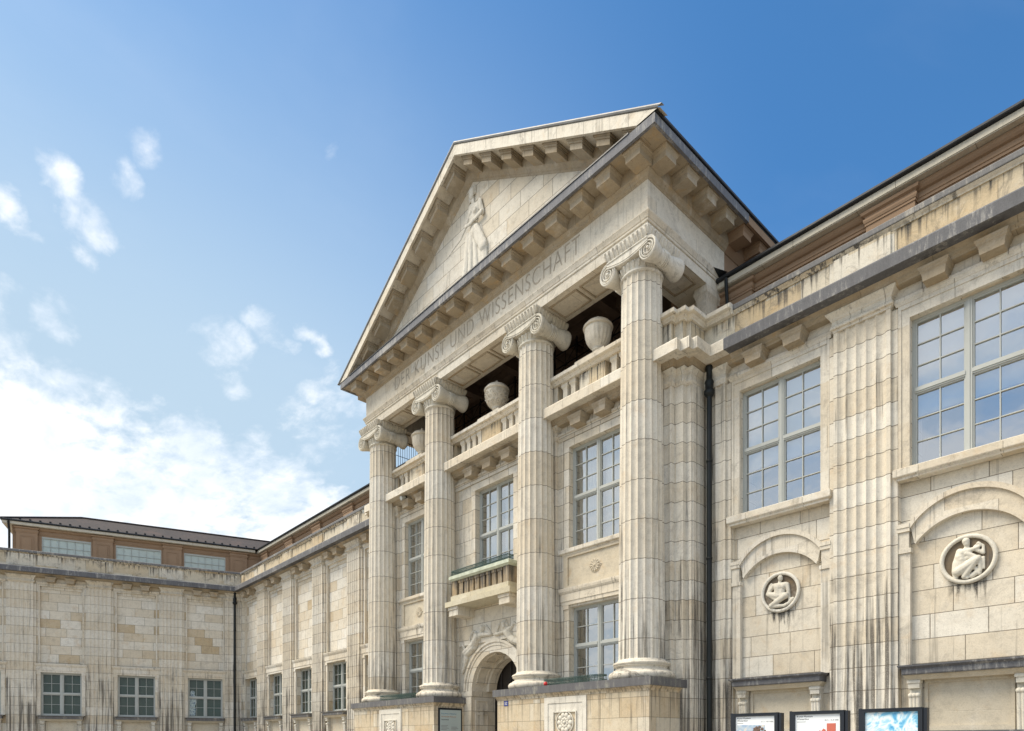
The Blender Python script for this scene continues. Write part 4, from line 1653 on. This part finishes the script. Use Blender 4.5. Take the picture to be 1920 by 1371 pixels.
M2 = [(-.03, .34, .068, -.02, .29, .055, .02), (-.01, .27, .042, -.03, .19, .05), (-.13, .16, .07, -.17, -.05, .085), (-.17, -.05, .09, -.17, -.2, .10), (-.1, .13, .08, .02, .15, .06, .01), (-.13, .06, .09, -.08, -.12, .08, .01), (-.10, -.0, .05, -.09, -.01, .045, .05),
      (-.02, .10, .055, .10, .03, .04, .03), (.02, .15, .045, .16, .19, .035, .02), (.1, .17, .04, .24, .07, .035), (.24, .07, .032, .24, .20, .025), (.24, .2, .026, .16, .27, .03), (.16, .27, .02, .10, .22, .02),
      (-.15, -.21, .095, .14, -.04, .075, .03), (.14, -.04, .068, -.06, -.33, .042, .04), (.0, .02, .05, .17, .0, .042, .02), (.17, .0, .04, .20, -.26, .028, .02), (-.06, -.34, .036, -.01, -.36, .03, .03), (-.2, -.25, .06, -.2, -.33, .045), (.06, -.33, .05, .13, -.28, .05), (.24, -.02, .03, .25, -.22, .02), (.12, -.2, .04, .18, -.3, .04)]


def pilaster(parent):
    p = MB()
    p.plan(fluted_plan(-.555, .555, 0, .2, 5, .075, .052), 0, 10.45)
    p.box(-.665, -.555, .075, .2, 0, 10.40)
    p.box(.555, .665, .075, .2, 0, 10.40)
    o = p.build('pilaster', 'course', parent, uv='course')
    c = MB()
    c.mould([(-.555, .2), (-.555, 0), (.555, 0), (.555, .2)], [(-.04, 10.44), (.012, 10.44), (.015, 10.47), (.03, 10.49), (.05, 10.525), (.055, 10.56), (.035, 10.59), (.025, 10.60), (.025, 10.67), (.045, 10.69), (.06, 10.73), (.11, 10.79), (.13, 10.82), (.13, 10.84), (-.04, 10.845)])
    for i in range(9):
        x = -.54 + 1.08 * i / 8
        c.capsule((x - .045, -.045, 10.52), (x + .045, -.045, 10.52), .032, .032, 6)
    c.build('pilaster_capital', 'trim', o)
    return o


def wing_cornice(parent, x0, x1, corner_l=None, corner_r=None):
    pth = [(x0, 0), (x1, 0)]
    if corner_l:
        pth = [corner_l] + pth
    if corner_r:
        pth = pth + [corner_r]
    c = MB().mould(pth, COR).build('cornice', 'dark_cornice', parent)
    MB().mould(pth, BED).build('bed_moulding', 'soffit', c)
    MB().mould(pth, [(-.30, 11.235), (.02, 11.235), (.02, 11.33), (-.03, 11.36), (-.30, 11.37)]).build('parapet_base', 'trim', c)
    p = MB().mould(pth, [(-.30, 11.36), (-.06, 11.36), (-.06, 11.995), (-.30, 11.995)])
    pp = p.build('parapet', 'parapet_stone', parent)
    MB().mould(pth, [(-.34, 11.99), (-.03, 11.99), (-.02, 12.02), (.01, 12.05), (.03, 12.075), (-.34, 12.08)]).build('coping_moulding', 'parapet_stone', pp)
    MB().mould(pth, [(-.36, 12.08), (.045, 12.08), (.05, 12.095), (.05, 12.185), (.03, 12.21), (-.36, 12.225)]).build('coping', 'coping_stone', pp)
    return c, pp


def parapet_strips(parent, xs, y=0.0):
    proto = None
    for x in xs:
        if proto is None:
            s_ = MB()
            s_.box(-.655, .655, .035, .1, 11.37, 11.992)
            s_.box(-.555, .555, -.0, .035, 11.37, 11.992)
            proto = s_.build('parapet_die', 'parapet_stone', parent)
            proto.location = (x, y, 0)
        else:
            copy_part(proto, (x, y, 0))


# ---- main building wings: an empty-less offset, parts carry y = WY
def at_main(o, x):
    o.location = (x, WY, 0)


wr = make_window('window', museum, .96, 7.135, 10.15, 8.71, 3, 3, 'pane_bright', [('blind', 'blind_cloth', -.94, .94, 8.28, 10.1)])
wlow = make_window('window', museum, .96, 3.2, 5.58, 4.43, 2, 2, 'pane_dull', [('blind', 'drab_blind', -.94, .94, 3.2, 5.55)], thick=1.25)
bo = bay_open(museum)
for i, x in enumerate(BAYS_R):
    if i == 0:
        at_main(bo, x)
        wr.location = (x, WY + .32, 0)
    else:
        copy_part(bo, (x, WY, 0))
        copy_part(wr, (x, WY + .32, 0))
    for q in (-.455, .455):
        copy_part(LEDGE_MOD, (x + q, WY + .03, 0))
for i, x in enumerate(BAYS_R[:2]):
    md_ = medallion(museum, M1 if i == 0 else M2)
    md_.location = (x + (0 if i == 0 else .0), WY, 5.145)
bb_ = bay_blind(museum)
for i, x in enumerate(BAYS_L):
    if i == 0:
        at_main(bb_, x)
        wlow.location = (x, WY + .46, 0)
    else:
        copy_part(bb_, (x, WY, 0))
        copy_part(wlow, (x, WY + .46, 0))
    for q in (-.455, .455):
        copy_part(LEDGE_MOD, (x + q, WY + .03, 0))
pi_ = pilaster(museum)
for i, x in enumerate(PILS_R + PILS_L):
    if i == 0:
        at_main(pi_, x)
    else:
        copy_part(pi_, (x, WY, 0))
# half pilasters at the portico corner and the far left corner
for a, b_, c_, d_ in ((7.30, 7.82, 7.82, 7.93), (-7.62, -7.30, -7.73, -7.62), (-26.2, -24.75, -24.75, -24.64)):
    hp = MB().plan(fluted_plan(a, b_, WY, WY + .2, 2, .06, .04), 0, 10.45)
    hp.box(c_, d_, WY + .075, WY + .2, 0, 10.42)
    hpo = hp.build('half_pilaster', 'course', museum, uv='course')
    a2 = 7.25 if a > 0 else a
    b2 = -7.25 if a == -7.62 else b_
    MB().mould([(a2, WY + .2), (a2, WY), (b2, WY)] if a == -7.62 else [(a2, WY), (b2, WY), (b2, WY + .2)], [(-.04, 10.44), (.012, 10.44), (.03, 10.49), (.05, 10.525), (.055, 10.56), (.025, 10.60), (.025, 10.67), (.06, 10.73), (.11, 10.79), (.13, 10.84), (-.04, 10.845)]).build('pilaster_capital', 'trim', hpo)
fl = MB()
fl.box(7.0, 7.34, WY + .15, WY + .9, 0, 11.0)
fl.box(-7.4, -7.0, WY + .16, WY + .9, 0, 11.0)
fl.build('wall_return', 'ashlar', museum)

cr, pr_ = wing_cornice(museum, 8.05, 24.0)
cr.location = (0, WY, 0)
pr_.location = (0, WY, 0)
cl2, pl2 = wing_cornice(museum, -25.15, -8.05)
cl2.location = (0, WY, 0)
pl2.location = (0, WY, 0)
parapet_strips(museum, PILS_R + PILS_L + [-25.1], WY)


# ------------------------------------------------------------------ attic storey
def attic(parent, x0, x1, pils, y, wins=(), yoff=0.0, corner=None):
    """brown rendered storey set back behind the parapet; y = wall face"""
    a = MB()
    segs = []
    cur = x0
    for (wa, wb) in sorted(wins):
        segs.append((cur, wa))
        cur = wb
    segs.append((cur, x1))
    for s0, s1 in segs:
        a.box(s0, s1, y + .14, y + .6, 11.3, 13.52)
    for wa, wb in wins:
        a.box(wa, wb, y + .14, y + .6, 11.3, 12.0)
    a.box(x0, x1, y + .14, y + .6, 13.52, 13.98)
    wall = a.build('attic_wall', 'brown_render', parent)
    m_ = MB()
    m_.mould([(x0, y + .14), (x1, y + .14)], [(-.05, 13.60), (.03, 13.60), (.03, 13.66), (.05, 13.67), (.05, 13.72), (.02, 13.73), (.02, 13.80), (.08, 13.82), (.12, 13.86), (.14, 13.90), (.14, 13.95), (-.05, 13.96)])
    m_.build('attic_moulding', 'brown_render', wall)
    for x in pils:
        p_ = MB()
        p_.box(x - .5, x + .5, y, y + .2, 11.4, 13.62)
        p_.mould([(x - .5, y + .2), (x - .5, y), (x + .5, y), (x + .5, y + .2)], [(-.02, 13.60), (.02, 13.60), (.02, 13.65), (.035, 13.66), (.05, 13.71), (.05, 13.75), (.02, 13.76), (.02, 13.81), (.08, 13.84), (.10, 13.90), (-.02, 13.92)])
        for q0, q1, z0, z1_ in ((-.32, -.29, 12.0, 13.42), (.29, .32, 12.0, 13.42), (-.29, .29, 13.39, 13.42)):
            p_.box(x + q0, x + q1, y - .018, y, z0, z1_)
        p_.box(x - .21, x + .21, y - .022, y, 11.9, 13.30)
        p_.build('attic_pilaster', 'brown_render', wall)
    return wall


def eave(parent, pth):
    e = MB().mould(pth, [(-.8, 13.965), (-.02, 13.965), (-.02, 13.985), (0, 13.985), (0, 14.125), (-.02, 14.13), (-.8, 14.14)])
    eo = e.build('eave', 'eave_stone', parent)
    g_ = MB().mould(pth, [(-.03, 14.135), (.03, 14.133), (.07, 14.145), (.085, 14.17), (.085, 14.215), (.07, 14.225), (.06, 14.21), (.06, 14.18), (-.03, 14.16)])
    g_.build('gutter', 'gutter_metal', eo)
    return eo


AY = 3.75
attic(museum, EX + .02, 24, [7.12] + PILS_R, AY)
attic(museum, -27.0, -EX - .02, PILS_L + [-25.6], AY)
eave(museum, [(EX + .01, 3.57), (24, 3.57)])
eave(museum, [(-26.74, 3.57), (-EX - .01, 3.57)])
# low roofs of the main range
rfm = MB()
for x0, x1 in ((EX + .05, 24), (-31, -EX - .05)):
    rfm.add([(x0, 3.5, 14.2), (x1, 3.5, 14.2), (x1, 7.0, 15.7), (x0, 7.0, 15.7), (x0, 7.0, 14.0), (x1, 7.0, 14.0), (x0, 3.6, 14.0), (x1, 3.6, 14.0)],
            [(0, 1, 2, 3), (3, 2, 5, 4), (0, 3, 4, 6), (1, 7, 5, 2)])
rfm.build('roof', 'roof_tile', museum, uv='slope')
# lead flashing where the eave meets the entablature
MB().add([(6.72, 3.1, 14.42), (7.05, 3.55, 14.28), (6.72, 3.62, 14.28), (6.72, 3.62, 14.44)], [(0, 1, 2), (0, 2, 3), (0, 3, 1), (1, 3, 2)]).build('lead_flashing', 'gutter_metal', museum)


# ------------------------------------------------------------------ downpipes
def downpipe(parent, x, y):
    p = MB()
    p.tube([(x, y, 0), (x, y, 10.2), (x, y, 10.3)], .066, 14)
    p.lathe([(.07, 10.18), (.12, 10.24), (.135, 10.32), (.10, 10.36), (.10, 10.50), (.115, 10.54), (.075, 10.62), (.07, 10.80), (.095, 10.84), (.095, 10.93)], 16, x, y, True)
    for z in (1.5, 3.25, 6.2, 8.6):
        p.lathe([(.06, z - .03), (.075, z - .03), (.075, z + .03), (.06, z + .03)], 16, x, y, True)
    return p.build('downpipe', 'pipe_metal', parent)


downpipe(museum, 7.47, 1.93)
downpipe(museum, -25.05, 1.72)
MB().tube([(7.02, 3.5, 14.1), (7.02, 3.52, 13.85), (7.0, 3.60, 13.5), (6.98, 3.66, 13.1), (6.98, 3.66, 12.2)], .045, 12).build('attic_downpipe', 'pipe_metal', museum)

# ================================================================== SIDE WING on the left, splayed towards the viewer
WA = R(90 - 16)
cd = (math.sin(R(16)), math.cos(R(16)))
nn = (cd[1], -cd[0])
wing_o = (-24.67 - .48 * nn[0], 1.58 - .48 * nn[1], 0)
wing = thing('gallery_wing', 'pale stone side wing at the far left with brown attic windows and a hipped roof', 'building', wing_o, WA)
WB = [-1.605, -5.235, -8.88, -12.55]
WP_ = [-3.41, -7.05, -10.70, -14.37]
wbb = bay_blind(wing)
wwin = make_window('window', wing, .96, 3.2, 5.58, 4.42, 2, 2, 'pane_dull', [('blind', 'drab_blind', -.94, .94, 3.2, 5.55)], thick=1.25)
wmod = LEDGE_MOD.copy()
col.objects.link(wmod)
wmod.parent = wing
for i, x in enumerate(WB):
    if i == 0:
        wbb.location = (x, 0, 0)
        wwin.location = (x, .34, 0)
        wmod.location = (x - .455, .03, 0)
        copy_part(wmod, (x + .455, .03, 0))
    else:
        copy_part(wbb, (x, 0, 0))
        copy_part(wwin, (x, .34, 0))
        for q in (-.455, .455):
            copy_part(wmod, (x + q, .03, 0))
pw = MB()
outl = [(-.16, .0), (.14, .0), (.17, .35), (.12, .55), (.20, .80), (.17, 1.15), (.10, 1.28), (.13, 1.42), (.05, 1.50), (-.07, 1.50), (-.13, 1.40), (-.10, 1.24), (-.18, 1.05), (-.15, .7), (-.20, .4)]
pw.prism(outl, -.004, .004)
px_, py_ = WB[0] - .70, .34 + .10
o = pw.build('window_poster', 'paper_figure', loc=(wing_o[0] + px_ * math.cos(WA) - py_ * math.sin(WA), wing_o[1] + px_ * math.sin(WA) + py_ * math.cos(WA), 3.34))
o.rotation_euler = (0, 0, WA)
tag(o, 'white and blue paper figure standing inside the side wing window next to the corner drainpipe', 'poster')
wpi = pilaster(wing)
for i, x in enumerate(WP_):
    if i == 0:
        wpi.location = (x, 0, 0)
    else:
        copy_part(wpi, (x, 0, 0))
hp = MB()
hp.plan(fluted_plan(-.42, .9, 0, .2, 4, .06, .04), 0, 10.45)
hp.box(-.52, -.42, .075, .2, 0, 10.42)
ho = hp.build('half_pilaster', 'course', wing, uv='course')
MB().mould([(-.42, .2), (-.42, 0), (.6, 0)], [(-.04, 10.44), (.012, 10.44), (.03, 10.49), (.05, 10.525), (.055, 10.56), (.025, 10.60), (.025, 10.67), (.06, 10.73), (.11, 10.79), (.13, 10.84), (-.04, 10.845)]).build('pilaster_capital', 'trim', ho)
MB().box(.2, 1.6, .2, .9, 0, 11.0).build('corner_wall', 'ashlar_contrast', wing)
wing_cornice(wing, -18.0, .33)
parapet_strips(wing, WP_ + [.1])
WAY = 1.69
awins = [(WB[0] - 1.18, WB[0] + 1.18), (WB[1] - 1.2, WB[1] + 1.2), (WB[2] - 1.2, WB[2] + 1.2)]
aw = attic(wing, -11.44, 1.9, [.35, -3.42, -7.07, -10.75], WAY, awins)
MB().box(-11.44, -11.0, WAY + .61, 8.6, 11.3, 13.96).build('attic_end_wall', 'brown_render', wing)
for k, (a, b_) in enumerate(awins):
    m_ = MB()
    c = (a + b_) / 2
    hw = (b_ - a) / 2
    m_.box(-hw, hw, -.04, .04, 13.42, 13.52)
    m_.box(-hw, -hw + .04, -.04, .04, 12.0, 13.42)
    m_.box(hw - .04, hw, -.04, .04, 12.0, 13.42)
    for i in range(1, 6):
        x = -hw + 2 * hw * i / 6
        m_.box(x - .009, x + .009, -.015, .02, 12.0, 13.42)
    for z in (12.55, 12.98):
        m_.box(-hw, hw, -.012, .02, z - .009, z + .009)
    wo_ = m_.build('attic_window', 'window_paint', wing, loc=(c, WAY + .20, 0))
    MB().add([(-hw, .01, 12.0), (hw, .01, 12.0), (hw, .01, 13.45), (-hw, .01, 13.45)], [(0, 1, 2, 3)]).build('pane', 'pane_dull', wo_)
    MB().box(-hw, hw, .03, .05, 11.9, 13.5).build('blind', 'blind_cloth', wo_)
EP = [(-11.86, 9.0), (-11.86, 1.51), (1.32, 1.51)]
eave(wing, EP)
hr = MB()
DD = 3.35
zr, ze = 15.72, 14.20
xl, xr = -11.90, 6.0
yf = 1.47
vs = [(xl, yf, ze), (xr, yf, ze), (xr, yf + DD, zr), (xl + DD, yf + DD, zr), (xl, yf + 2 * DD, ze), (xr, yf + 2 * DD, ze)]
hr.add(vs, [(0, 1, 2, 3), (0, 3, 4), (4, 3, 2, 5), (0, 4, 5, 1), (1, 5, 2)])
rw = hr.build('roof', 'roof_tile', wing, uv='slope')
rc = MB()
rc.tube([(xl, yf, ze + .02), (xl + DD, yf + DD, zr + .03)], .07, 8)
rc.tube([(xl + DD, yf + DD, zr + .03), (xr, yf + DD, zr + .03)], .07, 8)
rc.build('ridge_tile', 'roof_tile', rw)
sg = MB()
for k in range(28):
    x = xl + .35 + (xr - 4.6 - xl) * k / 28
    sg.box(x - .05, x + .05, yf + .22, yf + .30, ze + .10, ze + .19)
sg.build('snow_guard', 'pipe_metal', rw)
MB().tube([(-11.55, 1.45, 14.1), (-11.55, 1.55, 13.8), (-11.55, 1.66, 13.6), (-11.55, 1.66, 11.8)], .06, 12).build('attic_downpipe', 'pipe_metal', wing)


# ================================================================== URNS
def urn(x, label, carve):
    t_ = thing('stone_urn', label, 'urn', (x, 1.45, 12.29), group='urns on the portico balustrade')
    b = MB()
    prof = [(.20, 0), (.20, .05), (.17, .07), (.11, .11), (.095, .18), (.11, .235), (.15, .25), (.16, .27), (.14, .29), (.19, .33), (.26, .40), (.325, .50), (.362, .62), (.378, .74), (.375, .80), (.372, .84)]
    if carve == 'flute':
        b.lathe(prof, 72, mod=lambda a, z: 1 - (.05 * (.5 + .5 * math.cos(a * 18)) ** 3 if .31 < z < .76 else 0))
    else:
        b.lathe(prof, 56)
    b.build('urn_body', 'block', t_)
    if carve == 'rings':
        r_ = MB()
        for row, (z, rr) in enumerate(((.42, .277), (.56, .348), (.70, .377))):
            n = 11
            for i in range(n):
                a0 = 2 * math.pi * (i + .5 * (row % 2)) / n
                pts = []
                for k in range(13):
                    th = 2 * math.pi * k / 12
                    da = .06 * math.cos(th) / rr
                    zz = z + .06 * math.sin(th)
                    r2 = rr + .05 * math.sin(th) * (1.0 if z < .6 else .2)
                    pts.append((r2 * math.cos(a0 + da), r2 * math.sin(a0 + da), zz))
                r_.tube(pts, .012, 5)
                r_.ball((rr * math.cos(a0), rr * math.sin(a0), z), .022, 4)
        r_.build('carved_rings', 'block', t_)
    l = MB()
    l.lathe([(.36, .835), (.41, .84), (.418, .87), (.41, .90), (.385, .92), (.37, .945), (.33, .99), (.24, 1.04), (.12, 1.075), (.07, 1.09), (.045, 1.12), (.05, 1.16), (.035, 1.195), (.005, 1.205)], 56)
    l.build('urn_lid', 'block', t_)
    return t_


urn(4.31, 'fluted stone urn with a lid on the balustrade between the two right columns', 'flute')
urn(0, 'stone urn carved with rings standing on the balustrade between the two middle columns', 'rings')
urn(-4.31, 'fluted stone urn half hidden behind the second column from the left', 'flute')


# ================================================================== POSTER BOARDS, SIGNS
def label_text(body, size, parent, x, z, y, mat, name='lettering', align='LEFT', bold=0.0):
    fc = bpy.data.curves.new(name, 'FONT')
    fc.body = body
    fc.size = size
    fc.extrude = .0008
    fc.offset = bold
    fc.align_x = align
    fo = bpy.data.objects.new(name + '_curve', fc)
    col.objects.link(fo)
    o = text_mesh(fo, name, mat, parent)
    for v in o.data.vertices:
        a, b_, c = v.co
        v.co = (x + a, y - c, z + b_)
    return o


def fine_print(parent, x, z, y, widths, lh):
    """lines too small to read in the photograph: thin rows of grey print"""
    mb = MB()
    for i, w_ in enumerate(widths):
        mb.box(x, x + w_, y - .0008, y, z - i * lh, z - i * lh + lh * .42)
    return mb.build('fine_print', 'ink_grey', parent)


def board(x, label):
    hw, top = .44, 2.2
    t_ = thing('poster_board', label, 'poster board', (x, -1.2, 0), group='poster boards in front of the museum')
    f = MB()
    for x0, x1, z0, z1 in ((-hw, -hw + .062, .55, top), (hw - .062, hw, .55, top), (-hw + .062, hw - .062, top - .055, top), (-hw + .062, hw - .062, .55, .61)):
        f.box(x0, x1, -.045, .045, z0, z1)
    f.box(-hw + .062, hw - .062, .0, .03, .61, top - .055)
    f.mould([(-hw - .012, .0), (-hw - .012, -.032), (-hw + .02, -.032)], [(0, .55), (.012, .55), (.012, top + .008), (0, top + .008)])
    f.box(hw + .004, hw + .055, -.025, .085, .55, top - .01)
    f.box(-hw + .01, hw - .01, -.05, -.0455, top - .018, top - .008)
    f.build('board_frame', 'frame_black', t_)
    lg_ = MB()
    for q in (-.30, .30):
        lg_.box(q - .03, q + .03, .035, .085, 0, .6)
        lg_.box(q - .06, q + .06, -.2, .3, 0, .03)
    lg_.build('board_leg', 'frame_black', t_)
    return t_


def poster(t_, mat):
    p = MB().box(-.377, .377, -.012, -.002, .615, 2.142)
    return p.build('poster', mat, t_)


b1 = board(10.295, 'black framed poster board with a landscape picture, nearest the drainpipe')
p1 = poster(b1, 'poster_paper')
label_text('Kunst Museum\nWinterthur', .044, p1, -.345, 2.095, -.013, 'ink')
fine_print(p1, -.345, 2.013, -.0125, [.12], .024)
label_text('21. 3. – 30. 8. 2026', .029, p1, .345, 2.03, -.013, 'ink', align='RIGHT')
MB().box(-.345, .19, -.016, -.012, 1.10, 1.985).build('picture', 'poster_sky', p1)
tp = MB()
random.seed(3)
for k in range(46):
    a, r = random.random() * 6.28, random.random() ** .5
    tp.ball((.07 + .15 * r * math.cos(a), -.016, 1.83 + .12 * r * math.sin(a)), .012 + .022 * random.random(), 4, sy=.12)
tp.box(.05, .085, -.0175, -.0162, 1.2, 1.76)
tp.build('printed_tree', 'tree_print', p1)
b2_ = board(11.41, 'black framed poster board showing red block shapes on white, middle of the three')
p2 = poster(b2_, 'poster_paper')
label_text('Kunst Museum\nWinterthur', .044, p2, -.345, 2.095, -.013, 'ink')
fine_print(p2, -.345, 2.013, -.0125, [.15], .024)
label_text('28. 3. – 16. 8. 2026', .029, p2, .345, 2.03, -.013, 'ink', align='RIGHT')
rs_ = MB()
for poly in ([(.16, 1.0), (.29, 1.0), (.30, 1.985), (.155, 1.985)], [(.02, 1.0), (.13, 1.0), (.135, 1.88), (.10, 1.90), (.07, 1.86), (.03, 1.87)], [(-.12, 1.0), (-.02, 1.0), (-.01, 1.70), (-.13, 1.65)]):
    rs_.prism(poly, -.0165, -.0125)
rs_.build('printed_shape', 'poster_red', p2)
b3_ = board(12.54, 'black framed poster board with a pale blue and white abstract poster, at the far right')
poster(b3_, 'poster_blue')
# opening hours board on the inner side of the left plinth (faces the steps)
ib = thing('info_board', 'black framed information board on the side of the left plinth beside the arched door', 'notice board', (-1.618, .75, 1.2), R(90))
MB().box(-.49, .49, -.035, -.001, 0, 1.64).build('board_frame', 'frame_black', ib)
ip = MB().box(-.435, .435, -.042, -.0352, .05, 1.575).build('notice', 'board_paper', ib)
label_text('Kunst Museum Winterthur', .058, ip, -.39, 1.43, -.043, 'ink_blue')
label_text('Naturmuseum Winterthur', .058, ip, -.39, 1.33, -.043, 'ink_orange')
label_text('Museumscafé', .058, ip, -.39, 1.23, -.043, 'ink')
for z in (1.04, .76, .48):
    fine_print(ip, -.39, z, -.0425, [.28, .24, .32, .22], .045)
    fine_print(ip, .02, z - .05, -.0425, [.25, .30, .2], .045)

hn = thing('house_number_plate', 'small blue enamel house number plate on the right plinth by the door', 'number plate', (1.99, .1, 2.735))
MB().box(-.085, .085, -.012, -.001, 0, .145).build('plate', 'enamel_blue', hn)
label_text('52', .125, hn, 0, .03, -.013, 'enamel_white', name='number', align='CENTER')


def spot(loc, label, rz=0):
    t_ = thing('spotlight', label, 'spotlight', loc, rz, group='small spotlights on the facade')
    b = MB()
    b.tube([(0, -.02, .10), (0, -.20, .03)], [.055, .075], 14)
    b.build('lamp_housing', 'enamel_white' if False else 'window_paint', t_)
    a = MB()
    a.box(-.03, .03, 0, .04, .02, .2)
    a.tube([(0, .02, .16), (0, -.06, .11)], .015, 6)
    a.build('bracket', 'pipe_metal', t_)
    return t_


spot((-9.3, 1.96, 11.72), 'small grey spotlight fixed to the parapet left of the first column')
spot((-4.72, .98, 10.78), 'small grey spotlight under the ledge between the two left columns')
